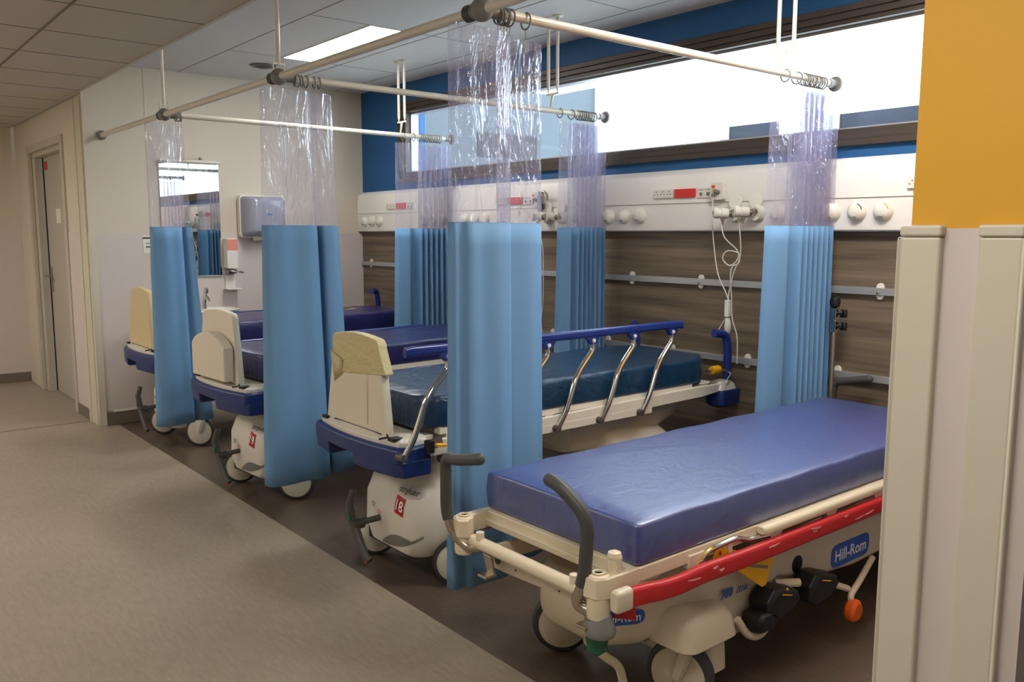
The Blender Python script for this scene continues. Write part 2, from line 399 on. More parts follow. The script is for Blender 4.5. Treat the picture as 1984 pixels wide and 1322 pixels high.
# near partition (ochre pillar)
b = B(); b.box(1.575, XH, .52, .752, 1.43, ZB+.1, 0); b.box(1.572, XH, .52, .755, 0, 1.43, 1)
struct(b.build('wall_right', [M['yellow'], M['panel']], smooth=False))
def guard(y0, y1, name='trim_1', back=False):
    g = B(); g.box(1.556, 1.58, y0, y1, 0, 1.415); g.box(1.553, 1.585, y0-.002, y1+.002, 1.415, 1.436)
    if not back: g.box(1.556, 1.66, y1-.004, y1+.008, 0, 1.415)
    else: g.box(1.556, 1.66, y0-.006, y0+.004, 0, 1.415)
    return struct(g.build(name, M['guard'], bevel=.006, segs=3))
guard(.69, .762, 'trim_1'); guard(.555, .625, 'trim_2', True)
b = B(); b.box(1.66, 3.8, .50, .52, 0, 1.43); struct(b.build('trim_3', M['panel'], bevel=.002))

# window
win = B()
def frame_ring(bb, y0, y1, z0, z1, w, x0, x1):
    bb.box(x0, x1, y0, y1, z0, z0+w); bb.box(x0, x1, y0, y1, z1-w, z1); bb.box(x0, x1, y0, y0+w, z0+w, z1-w); bb.box(x0, x1, y1-w, y1, z0+w, z1-w)
frame_ring(win, W['y0'], W['y1'], W['z0'], W['z1'], .03, 3.775, 3.90)
frame_ring(win, W['y0']+.03, W['y1']-.03, W['z0']+.03, W['z1']-.03, .03, 3.785, 3.90)
frame_ring(win, W['y0']+.06, W['y1']-.06, W['z0']+.06, W['z1']-.06, .022, 3.80, 3.90)
wn = struct(win.build('window_1', M['bronze'], bevel=.003))
g = B(); frame_ring(g, W['y0']+.082, W['y1']-.082, W['z0']+.082, W['z1']-.082, .012, 3.85, 3.92); g.build('glazing_bead', M['alu'], wn)
B().box(3.872, 3.878, W['y0']+.08, W['y1']-.08, W['z0']+.08, W['z1']-.08).build('glass_pane', M['pane'], wn)

# outside
b = B(); b.box(7.0, 7.4, -8, 7.03, -3, 9); 
ob = tag(b.build('concrete_building', M['concrete'], smooth=False), 'sunlit pale concrete building outside the window with dark window slots', 'building')
for y0, y1 in ((4.62, 5.26), (2.7, 4.11), (.6, 2.1), (-1.6, .0)):
    w_ = B(); w_.box(6.985, 7.0, y0, y1, 2.0, 2.45, 0); w_.box(6.97, 7.0, y1-.10, y1, 2.0, 2.45, 1)
    w_.build('window', [M['darkglass'], M['outdoorframe']], ob, smooth=False)
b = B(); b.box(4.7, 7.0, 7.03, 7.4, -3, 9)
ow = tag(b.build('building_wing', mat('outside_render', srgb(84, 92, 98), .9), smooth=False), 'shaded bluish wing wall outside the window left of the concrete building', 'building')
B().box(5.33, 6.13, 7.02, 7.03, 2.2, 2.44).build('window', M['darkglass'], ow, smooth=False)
b = B(); b.box(4.5, 8, 10.5, 10.8, -3, 9); tag(b.build('rendered_house', M['concrete'], smooth=False), 'pale far wall outside behind the shaded wing, at the window\'s left end', 'building')
b = B(); b.box(4.1, 12, -9, 12, -3.1, -3); struct(b.build('floor_outside', M['concrete'], smooth=False))

# ------------------------------------------------------------------ trunking on the window wall
YT0, YT1 = .8, YF-.004
tr = thing('bedhead_trunking', 'long white bedhead service trunking with sockets and gas outlets above the wood panel', 'service trunking', (3.74, 3.7, 1.43))
def TL(x, y, z): return (x-3.74, y-3.7, z-1.43)
b = B(); prof = [(3.80, 1.43), (3.755, 1.43), (3.742, 1.436), (3.738, 1.45), (3.74, 1.60), (3.744, 1.735), (3.752, 1.748), (3.80, 1.775)]
b.prism([(x-3.74, z-1.43) for x, z in prof], 'y', YT0-3.7, YT1-3.7)
b.build('body', M['white_trunk'], tr, bevel=.003)
b = B(); b.box(-.0035, .01, YT0-3.7, YT1-3.7, 1.5845-1.43, 1.5865-1.43); b.build('seam', M['grey'], tr)
def cap_at(y, opened=False):
    b = B()
    if not opened: b.lathe([(.001, -.034), (.018, -.033), (.034, -.026), (.044, -.012), (.0465, 0)], TL(3.738, y, 1.522), (1, 0, 0), 24)
    else:
        b.lathe([(.024, -.02), (.026, -.03), (.036, -.03), (.044, -.012), (.0465, 0)], TL(3.738, y, 1.522), (1, 0, 0), 24)
        b.lathe([(.001, -.006), (.034, -.004), (.038, 0)], TL(3.728, y+.005, 1.583), (1, .15, -.1), 24)
    o = b.build('gas_outlet_cover', M['white'], tr)
    if not opened:
        B().box(-.036, -.030, y-3.7-.009, y-3.7+.009, 1.494-1.43, 1.499-1.43).build('maker_mark', M['grey'], o)
        b = B(); b.tube([TL(3.713, y+.036*math.cos(a), 1.522+.036*math.sin(a)) for a in [math.radians(q) for q in range(110, 170, 10)]], .0022, 6)
    return o
for yc in (6.415, 4.96, 3.495, 2.04):
    for k, dy in enumerate((.125, 0, -.125)):
        c = cap_at(yc+dy)
cols = {2.165: None, 2.04: M['black'], 1.915: M['yel']}
for y, m in cols.items():
    if m:
        b = B(); b.tube([TL(3.712, y+.034*math.cos(a), 1.524+.034*math.sin(a)) for a in [math.radians(q) for q in range(110, 175, 10)]], .0025, 6)
        b.build('gas_colour_mark', m, tr)
for yc in (5.48, 4.03, 2.575):
    for k, dy in enumerate((.125, 0, -.125)):
        cap_at(yc+dy, opened=(dy > -.1))
def sockets(y1, n, m, name='socket_plate', w=.141):
    y0 = y1-w; b = B(); b.box(3.729-3.74, 0, y0-3.7, y1-3.7, 1.617-1.43, 1.664-1.43)
    o = b.build(name, m, tr, bevel=.002); h = B()
    for k in range(n):
        yc = y1-w*(k+.5)/n
        h.box(-.0118, -.0105, yc-.002-3.7, yc+.002-3.7, 1.648-1.43, 1.655-1.43)
        for s in (-1, 1): h.box(-.0118, -.0105, yc+s*.011-.003-3.7, yc+s*.011+.003-3.7, 1.634-1.43, 1.639-1.43)
    h.build('socket_holes', M['txt_d'], o)
    return o
for off in (0, 1.455, 2.91, -1.455):
    sockets(3.268+off, 3, M['white']); 
    if off > -1: sockets(3.114+off, 3, M['redp'])
    if off > -1:
        b = B(); b.box(-.006, 0, 2.863+off-3.7, 2.96+off-3.7, 1.612-1.43, 1.664-1.43); o = b.build('data_plate', M['white'], tr, bevel=.001)
        h = B()
        for yy in (2.935, 2.888): h.box(-.008, -.005, yy+off-.008-3.7, yy+off+.008-3.7, 1.622-1.43, 1.640-1.43); h.box(-.0065, -.005, yy+off-.018-3.7, yy+off+.018-3.7, 1.652-1.43, 1.655-1.43)
        h.build('data_ports', M['grey'], o)

# nurse call unit
def call_unit(y, label, group=None):
    t = thing('nurse_call_unit', label, 'call unit', (3.738, y, 1.60), group)
    B().prism(rrect(0, .042, .042, .047, .012), 'x', -.03, 0).build('housing', M['white'], t, bevel=.003)
    for z, m, nm in ((.066, M['redp'], 'red_button'), (.044, M['yel'], 'yellow_button'), (.022, M['green'], 'green_button')):
        B().box(-.034, -.029, .012, .030, z-.007, z+.007).build(nm, m, t, bevel=.001)
    b = B(); b.lathe([(.012, 0), (.012, .03), (.009, .034)], (-.03, -.012, .035), (-1, 0, .2), 16); b.build('plug', M['grey'], t)
    return t
call_unit(2.812, 'small white nurse call unit with coloured buttons beside the red sockets, right of centre')
call_unit(4.262, 'small white nurse call unit seen beside the clear curtain tops in the middle bay')
# flowmeters
def flowmeter(y, z, label, long=.075):
    t = thing('oxygen_flowmeter', label, 'flowmeter', (3.71, y, z), 'gas flowmeters on the trunking')
    B().lathe([(.012, 0), (.012, -.03), (.017, -.032), (.017, -.045), (.011, -.047), (.011, -.06)], (.014, 0, 0), (1, 0, 0), 16).build('connector', M['steel'], t)
    B().lathe([(.018, 0), (.026, .004), (.027, long*.55), (.024, long*.58), (.024, long*.7), (.028, long*.72), (.028, long), (.02, long+.006)], (-.03, .01, .0), (-.75, .62, .05), 18).build('valve_body', M['white'], t)
    B().lathe([(.012, 0), (.012, .003)], (-.03-.0605*.75/ .0605*.0805, .01+.05, .004), (-.75, .62, .05), 14).build('dial', M['grey'], t)
    B().lathe([(.008, 0), (.011, -.004), (.011, -.012), (.006, -.016), (.006, -.034)], (-.052, .03, -.022), (0, 0, 1), 12).build('hose_nozzle', M['steel'], t)
    return t
flowmeter(2.70, 1.522, 'white gas flowmeter with knotted tubing, left one of the pair beside the right curtain')
flowmeter(2.575, 1.527, 'white gas flowmeter with bare nozzle, right one of the pair beside the right curtain')
flowmeter(4.155, 1.522, 'white gas flowmeter on the trunking in the middle bay, beside the nearest corridor curtain', .06)
flowmeter(4.03, 1.522, 'white gas flowmeter in the middle bay touching the left edge of the middle rear curtain', .05)
t = thing('suction_regulator', 'grey suction regulator hanging on the trunking in the middle bay above the flowmeters', 'regulator', (3.72, 4.20, 1.56))
B().lathe([(.012, 0), (.016, .01), (.016, .10), (.011, .105), (.011, .13)], (-.03, 0, 0), (0, 0, 1), 16).build('cylinder', M['frost'], t)
B().tube(bend_path([(-.03, 0, .12), (-.03, -.04, .13), (-.03, -.075, .105), (-.03, -.07, .07)], .02), .008, 10).build('hook', M['steel'], t)
B().lathe([(.02, 0), (.02, .03)], (.02, 0, .03), (-1, 0, 0), 16).build('bracket', M['grey'], t)
# tubing loop and handset cable
def cable(name, pts, r, m, label, cat, smooth_it=True, group=None, parent=None):
    P = [vec(p) for p in pts]; out = []
    for i in range(len(P)-1):
        p0, p1, p2, p3 = P[max(i-1, 0)], P[i], P[i+1], P[min(i+2, len(P)-1)]
        for k in range(8):
            t = k/8; out.append(.5*((2*p1)+(p2-p0)*t+(2*p0-5*p1+4*p2-p3)*t*t+(3*p1-3*p2-p0+p3)*t**3))
    out.append(P[-1]); o = B().tube(out, r, 8).build(name, m, parent)
    if label: tag(o, label, cat, group)
    return o
cable('oxygen_tube', [(3.655, 2.735, 1.47), (3.66, 2.715, 1.40), (3.70, 2.66, 1.33), (3.70, 2.665, 1.28), (3.70, 2.71, 1.255), (3.69, 2.745, 1.29), (3.69, 2.72, 1.33), (3.70, 2.655, 1.32), (3.70, 2.65, 1.27), (3.70, 2.69, 1.25), (3.70, 2.70, 1.20), (3.72, 2.705, 1.10), (3.72, 2.695, .98), (3.72, 2.66, .88), (3.72, 2.655, .74)], .0032, M['white'], 'thin white tube knotted below the flowmeters, hanging over the rail to the lower rail', 'tube')
cable('oxygen_tube', [(3.66, 2.645, 1.52), (3.67, 2.63, 1.43), (3.695, 2.64, 1.31), (3.70, 2.68, 1.22), (3.71, 2.715, 1.10), (3.70, 2.70, 1.04)], .0032, M['white'], 'second thin white tube running down from between the flowmeters into the knot', 'tube')
t = thing('patient_handset', 'white call handset dangling on its cord above the blue push handle of stretcher 18', 'handset', (3.70, 2.71, .95))
cable('cord', [(-.0, .115, .70), (.0, .118, .55), (.0, .10, .40), (.0, .07, .26), (.0, .02, .17), (0, 0, .13)], .003, M['white'], None, None, parent=t)
B().prism(rrect(0, .08, .014, .045, .006), 'x', -.012, .012).build('body', M['white'], t, bevel=.004)
B().lathe([(.008, .03), (.013, .02), (.017, -.01), (.016, -.04), (.006, -.055)], (0, -.003, 0), (0, 0, 1), 16).build('push_bulb', M['white'], t)
cable('loop', [(0, .004, .04), (-.02, .03, -.02), (-.03, .05, -.055)], .002, M['white'], None, None, parent=t)
cable('hanging_cord', [(3.715, 4.235, 1.60), (3.71, 4.24, 1.50), (3.71, 4.22, 1.42), (3.71, 4.185, 1.3), (3.71, 4.18, 1.0), (3.71, 4.20, .86), (3.71, 4.19, .75)], .0035, M['white'], 'white cord hanging down the wood panel right beside the nearest corridor curtain', 'cord')

# equipment rails
rl = thing('equipment_rail', 'upper silver equipment rail with white oval clamps along the wood panel', 'rail', (3.77, 3.7, 1.14))
B().box(-.004, .004, .8-3.7, YF-3.7-.01, 0, .034).build('bar', M['alu'], rl, bevel=.001)
for y in [6.52-.51*k for k in range(12)]:
    o = B().prism(rrect(0, .018, .018, .038, .0175), 'x', .004, .016).build('clamp', M['white'], rl, bevel=.003); o.location = (0, y-3.7, 0)
    o2 = B().lathe([(.007, 0), (.007, -.006), (.004, -.008)], (-.004, .004, .012), (1, 0, 0), 12).build('screw', M['steel'], o)
rl = thing('equipment_rail', 'lower silver equipment rail along the wood panel behind the blue trolley handles', 'rail', (3.77, 3.7, .735))
B().box(-.004, .004, .8-3.7, YF-3.7-.01, 0, .034).build('bar', M['alu'], rl, bevel=.001)
for y in [6.52-.51*k for k in range(12)]:
    o = B().prism(rrect(0, .018, .018, .038, .0175), 'x', .004, .016).build('clamp', M['white'], rl, bevel=.003); o.location = (0, y-3.7+.19, 0)

# ------------------------------------------------------------------ ceiling fittings
def ceiling_light(x0, x1, y0, y1, label):
    t = thing('ceiling_light', label, 'ceiling light', ((x0+x1)/2, (y0+y1)/2, ZB), 'flat ceiling lights')
    hx, hy = (x1-x0)/2, (y1-y0)/2
    b = B(); b.box(-hx-.008, -hx, -hy-.008, hy+.008, -.004, .0); b.box(hx, hx+.008, -hy-.008, hy+.008, -.004, .0); b.box(-hx, hx, -hy-.008, -hy, -.004, 0); b.box(-hx, hx, hy, hy+.008, -.004, 0)
    b.build('frame', M['white'], t)
    B().box(-hx, hx, -hy, hy, -.003, 0).build('diffuser', M['led'], t)
ceiling_light(2.625, 2.835, 4.485, 5.66, 'bright flat rectangular LED ceiling panel above the bays')
ceiling_light(2.59, 2.91, .95, 2.13, 'flat rectangular LED ceiling panel above the nearest bay')
t = thing('air_vent', 'dark round ceiling vent behind the middle curtain hanger', 'vent', (2.63, 6.02, ZB))
B().lathe([(.092, 0), (.088, -.010), (.07, -.013)], (0, 0, 0), (0, 0, 1), 28).build('rim', M['dgrey'], t)
B().lathe([(.066, -.011), (.04, -.02), (.02, -.022)], (0, 0, 0), (0, 0, 1), 24).build('cone', M['black'], t)

# ------------------------------------------------------------------ curtain rails
NY = [2.19, 3.68, 5.27]; ZR = 2.113
cr = thing('curtain_rail', 'cream tubular curtain rail frame hung from the ceiling across the bays', 'curtain rail', (XR, 3.68, ZR))
def RL(x, y, z): return (x-XR, y-3.68, z-ZR)
for y0, y1 in ((-.5, 2.19), (2.19, 3.68), (3.68, 5.27), (5.27, YF-.008)):
    B().tube([RL(XR, y0, ZR), RL(XR, y1, ZR)], .0165, 16).build('long_rod', M['rod'], cr)
B().lathe([(.032, -.0), (.034, -.006), (.026, -.012), (.02, -.03)], RL(XR, YF-.007, ZR), (0, 1, 0), 24).build('wall_flange', M['grey'], cr)
for y in NY:
    B().tube([RL(XR, y, ZR), RL(3.755, y, ZR)], .0155, 16).build('cross_rod', M['rod'], cr)
    B().lathe([(.017, -.06), (.019, -.06), (.019, -.012), (.033, -.010), (.036, 0), (.030, .004)], RL(3.755, y, ZR), (1, 0, 0), 24).build('end_stop', M['grey'], cr)
    b = B(); b.ball(RL(XR, y, ZR), .037, 12); b.lathe([(.021, .02), (.021, .075), (.018, .078)], RL(XR, y, ZR), (1, 0, 0), 18)
    b.lathe([(.023, .02), (.023, .06), (.019, .063)], RL(XR, y, ZR), (0, 1, 0), 18); b.build('connector', M['grey'], cr)
    b = B()
    for k in (.045, .056, .067): b.lathe([(.027, 0), (.027, .007)], RL(XR, y+k, ZR), (0, 1, 0), 20)
    b.build('collar', M['dgrey'], cr)
    b = B(); b.tube([RL(XR, y, ZR+.05), RL(XR, y, ZB)], .009, 10); b.lathe([(.03, 0), (.03, -.006), (.012, -.012)], RL(XR, y, ZB), (0, 0, 1), 18)
    b.bar(RL(XR-.03, y, ZR+.055), RL(XR+.03, y, ZR+.055), .012, .006); b.tube([RL(XR-.025, y, ZR+.02), RL(XR-.025, y, ZR+.075)], .004, 8); b.tube([RL(XR+.025, y, ZR+.02), RL(XR+.025, y, ZR+.075)], .004, 8)
    b.build('ceiling_hanger', M['rod'], cr)
    b = B()
    for s in (-.038, .038):
        b.tube([RL(3.31, y+s-.02, ZB), RL(3.31, y+s-.02, ZR+.125), RL(3.31, y+s-.02, ZR+.095)], [.009, .009, .003], 10)
        b.lathe([(.03, 0), (.03, -.005), (.01, -.010)], RL(3.31, y+s-.02, ZB), (0, 0, 1), 18)
    b.bar(RL(3.31, y-.07, ZR+.088), RL(3.31, y+.03, ZR+.088), .012, .010)
    b.tube([RL(3.31, y-.02, ZR+.085), RL(3.31, y, ZR+.012)], [.009, .004], 10)
    b.build('ceiling_hanger', M['rod'], cr)

# ------------------------------------------------------------------ curtains
def spline(pts, n):
    P = [Vector((p[0], p[1], 0)) for p in pts]; out = []
    for i in range(len(P)-1):
        p0, p1, p2, p3 = P[max(i-1, 0)], P[i], P[i+1], P[min(i+2, len(P)-1)]
        for k in range(n):
            t = k/n; out.append(.5*((2*p1)+(p2-p0)*t+(2*p0-5*p1+4*p2-p3)*t*t+(3*p1-3*p2-p0+p3)*t**3))
    out.append(P[-1]); return out
def curtain(y, top, bot, rings, label, zb=.25, zt=2.06, n=5, round_to=.0, group=None):
    """top / bot: plan outline (x, dy) of the folds at the head and the hem"""
    t = thing('privacy_curtain', label, 'curtain', (top[0][0], y, zb), group)
    ox = top[0][0]
    def chaikin(P, it=2):
        P = [Vector((p[0], p[1], 0)) for p in P]
        for _ in range(it):
            Q = [P[0]]
            for a, c in zip(P[:-1], P[1:]): Q += [a.lerp(c, .2), a.lerp(c, .8)]
            P = Q+[P[-1]]
        return P
    assert len(top) == len(bot), (label, len(top), len(bot))
    T = chaikin(top); Bt = chaikin(bot); k = len(T)
    def row(z):
        f = (zt-z)/(zt-zb); f = f**1.2
        return [(T[i].x*(1-f)+Bt[i].x*f-ox, T[i].y*(1-f)+Bt[i].y*f+.0012*math.sin(i*1.3+z*3), z-zb) for i in range(k)]
    def sheet(z0, z1, steps, name, m, th, parent=t):
        b = B(); vs = []
        for j in range(steps+1): vs += row(z0+(z1-z0)*j/steps)
        b.add(vs, [(j*k+i, j*k+i+1, (j+1)*k+i+1, (j+1)*k+i) for j in range(steps) for i in range(k-1)])
        return b.build(name, m, parent, solid=th, angle=80)
    sheet(1.452, zt, 8, 'clear_panel', M['pvc'], .0)
    o = sheet(zb, 1.455, 16, 'fabric_panel', M['curtain'], .0015)
    for rx in rings:
        b = B(); a = random.uniform(-.25, .25)
        c = Vector((rx-ox, 0, ZR-zb-.008)); ax = Vector((math.cos(a), math.sin(a), 0)); u = ax.cross(Vector((0,0,1)))
        b.tube([c+u*.026*math.cos(q)+Vector((0,0,1))*.026*math.sin(q) for q in [2*PI*i/16 for i in range(17)]], .0032, 6, cap=False)
        r = b.build('ring', M['grey'], t)
        B().tube([c+Vector((0,0,-.026)), c+Vector((0,.003,-.045)), c+Vector((0,-.003,-.058))], .0015, 6).build('hook', M['steel'], r)
    return t
def pleats(x0, x1, n, amp, d0=0):
    out = []; d = (x1-x0)/n
    for i in range(n):
        x = x0+d*i; out += [(x, d0-amp), (x+.55*d, d0-amp*.55), (x+.66*d, d0+amp), (x+.92*d, d0+amp*.8)]
    return out+[(x1, d0-amp)]
# corridor side curtains
curtain(NY[0], [(1.57, .03), (1.568, -.01), (1.60, .0), (1.612, -.02), (1.68, -.01), (1.75, -.012), (1.80, .0), (1.805, .03), (1.775, .035), (1.77, .05), (1.86, .055), (1.94, .05), (1.99, .07)],
        [(1.55, .03), (1.55, -.01), (1.60, .0), (1.61, -.03), (1.66, -.02), (1.75, -.03), (1.81, .0), (1.815, .03), (1.785, .04), (1.79, .06), (1.86, .05), (1.95, .055), (2.01, .07)],
        [1.745, 1.757, 1.769, 1.781, 1.793, 1.86], 'nearest corridor-side clear-topped blue curtain, standing behind the foot of the closest trolley')
curtain(NY[1], [(1.595, .02), (1.60, -.02), (1.66, -.03), (1.73, -.02), (1.80, -.025), (1.84, .01), (1.85, .06), (1.87, .05), (1.86, .0), (1.90, -.01), (1.945, .02)],
        [(1.555, .02), (1.56, -.03), (1.64, -.05), (1.74, -.03), (1.83, -.05), (1.88, -.01), (1.89, .05), (1.91, .05), (1.90, .0), (1.96, -.01), (2.02, .02)],
        [1.755, 1.77, 1.79, 1.81, 1.85, 1.875], 'middle corridor-side clear-topped blue curtain between the trolleys marked 18 and 19')
curtain(NY[2], [(1.575, .02), (1.58, -.02), (1.64, -.03), (1.70, -.01), (1.745, .0), (1.75, .05), (1.765, .02), (1.785, .01)],
        [(1.55, .02), (1.555, -.03), (1.63, -.06), (1.70, -.03), (1.77, -.02), (1.79, .04), (1.83, .0), (1.90, .02)],
        [1.745, 1.76, 1.775], 'farthest corridor-side clear-topped blue curtain, beside the mirror')
# window side curtains
def rear(y, x0, x1, label, nrings, wide=.45):
    xs = x0+(x1-x0)*wide
    top = [(x0, .01), (x0+.01, -.01), (x0+(xs-x0)*.48, -.045), (x0+(xs-x0)*.52, -.03), (xs-.02, .045)]+pleats(xs, x1, 6, .045)
    bot = [(x0-.04, .01), (x0-.03, -.02), (x0+(xs-x0)*.40, -.05), (x0+(xs-x0)*.46, -.03), (xs-.03, .05)]+pleats(xs-.01, x1+.005, 6, .055)
    rr = [xs-.12, xs-.03]+[xs+.02+(x1-xs-.05)*(i/(nrings-1))*.8 for i in range(nrings)]
    return curtain(y, top, bot, rr, label)
rear(NY[0], 3.26, 3.72, 'pleated clear-topped blue curtain gathered at the window, nearest of the three, behind the closest trolley', 9)
rear(NY[1], 3.39, 3.72, 'pleated clear-topped blue curtain gathered at the window, middle one, behind the dark teal trolley', 9, .35)
rear(NY[2], 3.27, 3.72, 'pleated clear-topped blue curtain gathered at the window, farthest of the three, behind the violet trolley', 10, .4)

# ------------------------------------------------------------------ wash corner on the far wall
yw = YF-.006
t = thing('wall_mirror', 'tall rectangular mirror with light bar on the far wall beside the farthest curtain', 'mirror', (2.29, yw, 1.09))
B().box(-.225, .225, -.006, 0, 0, .87).build('glass', M['mirror'], t)
B().box(-.225, .225, -.012, .0, -.012, .0).build('bottom_clip', M['alu'], t)
b = B(); b.tube([(-.225, -.035, .87), (.225, -.035, .87)], .014, 12); b.build('lamp_bar', M['white'], t)
B().ball((.08, -.03, .895), .013, 8).tube([(.08, -.03, .89), (.08, 0, .88)], .005, 8).build('bar_knob', M['steel'], t)
t = thing('towel_dispenser', 'grey and white paper towel dispenser on the far wall behind the middle curtain', 'dispenser', (2.84, yw, 1.36))
B().prism(rrect(0, .19, .185, .17, .035), 'y', -.05, 0).build('back_shell', M['white'], t, bevel=.006)
b = B(); rr = []
for d_, s_ in ((-.05, 1), (-.12, .98), (-.17, .9), (-.19, .78)): rr.append([(x*s_, d_, z) for x, z in rrect(0, .195, .175*s_, .155*s_, .03)])
b.loft(rr).build('front_cover', M['frost'], t)
b = B(); b.prism([(-.09, .0), (.08, .0)]+[(.08-.17*i/14, .035 if 0 else (-.012 if i % 2 else 0)+0.0) for i in range(0, 0)]+[(.08, .06), (-.09, .06)], 'y', -.075, -.07); b.build('paper_towel', M['white'], t)
B().box(-.02, .03, -.193, -.188, .20, .212).build('blue_mark', M['pill'], t)
t = thing('soap_dispenser', 'small soap dispenser with salmon label on the far wall under the towel box', 'dispenser', (2.575, yw, 1.13))
B().prism(rrect(0, .13, .045, .12, .015), 'y', -.08, 0).build('bottle', M['white'], t, bevel=.006)
B().box(-.042, .042, -.083, -.079, .155, .24).build('label', M['salmon'], t)
b = B(); b.box(-.035, .035, -.07, 0, -.03, .0); b.tube([(0, -.06, -.01), (.0, -.12, -.012), (.06, -.14, -.02)], .006, 8); b.build('lever', M['chrome'], t)
t = thing('drip_tray', 'white wall-fixed drip tray below the soap dispenser', 'tray', (2.575, yw, .98))
b = B(); b.box(-.04, .04, -.012, 0, 0, .11); b.box(-.055, .06, -.11, 0, -.005, .004); b.build('bracket', M['white'], t, bevel=.002)
# basin
t = thing('wash_basin', 'white ceramic wash basin on the far wall below the mirror', 'basin', (2.30, yw, .70)); t.scale = (1, .74, 1)
rings = []
for z, hx, hy in ((.0, .12, .10), (.06, .2, .17), (.11, .255, .21), (.135, .27, .225), (.14, .265, .22)):
    rings.append([(x, y, z) for x, y in rrect(0, -.225, hx, hy, hy*.9, 8)])
for z, hx, hy in ((.138, .235, .19), (.10, .21, .165), (.06, .14, .1)):
    rings.append([(x, y, z) for x, y in rrect(0, -.225, hx, hy, hy*.9, 8)])
b = B(); b.loft(rings); b.box(-.2, .2, -.08, 0, .02, .135); b.build('bowl', M['white_cer'], t, bevel=.004)
B().prism(rrect(0, 0, .06, .5, .04), 'x', -.0, .0).v if 0 else None
b = B(); b.tube([(0, -.16, -.02), (0, -.16, -.25), (0, -.05, -.28), (0, 0, -.28)], .02, 12); b.build('waste_pipe', M['chrome'], t)
t2 = thing('mixer_tap', 'chrome mixer tap standing on the wash basin', 'tap', (2.33, yw-.09, .835))
b = B(); b.tube([(0, 0, 0), (.0, 0, .05), (.01, -.01, .11)], [.02, .017, .013], 14); b.tube(bend_path([(.0, 0, .07), (0, -.07, .10), (0, -.12, .07)], .03), .009, 10); b.build('spout', M['chrome'], t2)
B().lathe([(.014, 0), (.018, .015), (.016, .045), (.006, .055)], (.01, -.01, .11), (.15, -.1, 1), 14).build('lever', M['chrome'], t2)
t = tag(B().box(-.03, .045, -.003, 0, 0, .13).build('wall_notice', M['white']), 'small white notice on the far wall half hidden by the farthest curtain', 'notice'); t.location = (1.955, YF-.0065, 1.27)
b = B(); b.box(-.028, .04, -.0045, -.003, .105, .118); b.box(-.01, .035, -.0045, -.003, .04, .05); b.box(-.01, .035, -.0045, -.003, .07, .075); b.build('print', M['dgrey'], t)

# ------------------------------------------------------------------ shared trolley pieces
def caster(parent, x, y, r, yaw, col, name='caster', cover=True, fork_top=.26, body=None):
    """r wheel radius; yaw = heading of the axle in plan"""
    ax = Vector((math.cos(yaw), math.sin(yaw), 0)); c = Vector((x, y, r))
    w = B(); w.lathe([(r*.76, -.023), (r*.80, -.023), (r*.97, -.017), (r, -.006), (r, .006), (r*.97, .017), (r*.80, .023), (r*.76, .023)], c, ax, 40)
    ty = w.build(name, M['rubber'], parent)
    d_ = B(); d_.lathe([(.01, -.031), (r*.35, -.030), (r*.68, -.027), (r*.76, -.0235), (r*.76, .0235), (r*.68, .027), (r*.35, .030), (.01, .031)], c, ax, 36)
    d_.build('wheel_disc', col, ty)
    g = B(); g.lathe([(r*.785, -.0242), (r*.81, -.0238), (r*.81, .0238), (r*.785, .0242)], c, ax, 36); g.build('rim_line', M['cream_plastic'], ty)
    k = B(); fw = Vector((-ax.y, ax.x, 0))
    side = []
    for s in (-1, 1):
        pts = [c+ax*(s*.034), c+ax*(s*.036)+fw*.02+Vector((0, 0, r*.6)), c+ax*(s*.026)+fw*.03+Vector((0, 0, r*1.12))]
        k.tube(pts, [.018, .022, .02], 10)
    k.lathe([(.034, r*1.02), (.04, r*1.1), (.036, r*1.22), (.022, r*1.3), (.02, fork_top-r)], (c.x+fw.x*.03, c.y+fw.y*.03, c.z), (0, 0, 1), 18)
    k.build('fork', body or col, ty)
    return ty

def mattress(parent, x0, x1, y0, y1, z0, z1, m, cut=.0, cuth=.0, r=.03, crown=.0):
    """box mattress with rounded edges; cut = bevelled plan corners at foot / head"""
    def outline(ins):
        a, b_, c, d_ = x0+ins, x1-ins, y0+ins, y1-ins
        k = max(cut, .01); kh = max(cuth, .01)
        P = [(a+k, c), (b_-kh, c), (b_, c+kh*.8), (b_, d_-kh*.8), (b_-kh, d_), (a+k, d_), (a, d_-k*.8), (a, c+k*.8)]
        out = []
        for i in range(8):
            p, q = Vector(P[i]), Vector(P[(i+1) % 8])
            nseg = 24 if i in (0, 4) else (10 if i in (2, 6) else 4)
            for j in range(nseg): out.append(tuple(p.lerp(q, j/nseg)))
        return out
    R = []
    lev = [(0, r*.5), (r*.4, r*.12), (r, 0), ((z1-z0)*.5, -.004), (z1-z0-r, 0), (z1-z0-r*.35, r*.2), (z1-z0, r*.9)]
    for h, ins in lev:
        R.append([(p[0], p[1], z0+h+(0.0022*math.sin(p[0]*19+p[1]*7) if h > r else 0)) for p in outline(ins)])
    n = len(R[0])
    cx, cy = (x0+x1)/2, (y0+y1)/2
    for s in (.9, .75, .5, .25, .02):
        R.append([(cx+(p[0]-cx)*s, cy+(p[1]-cy)*s, z1+crown*(1-s*s)+.0015*math.sin(p[0]*s*23)*math.sin(p[1]*s*11)) for p in outline(r*.9)])
    b = B(); b.loft(R)
    return b.build('mattress', m, parent, angle=60)

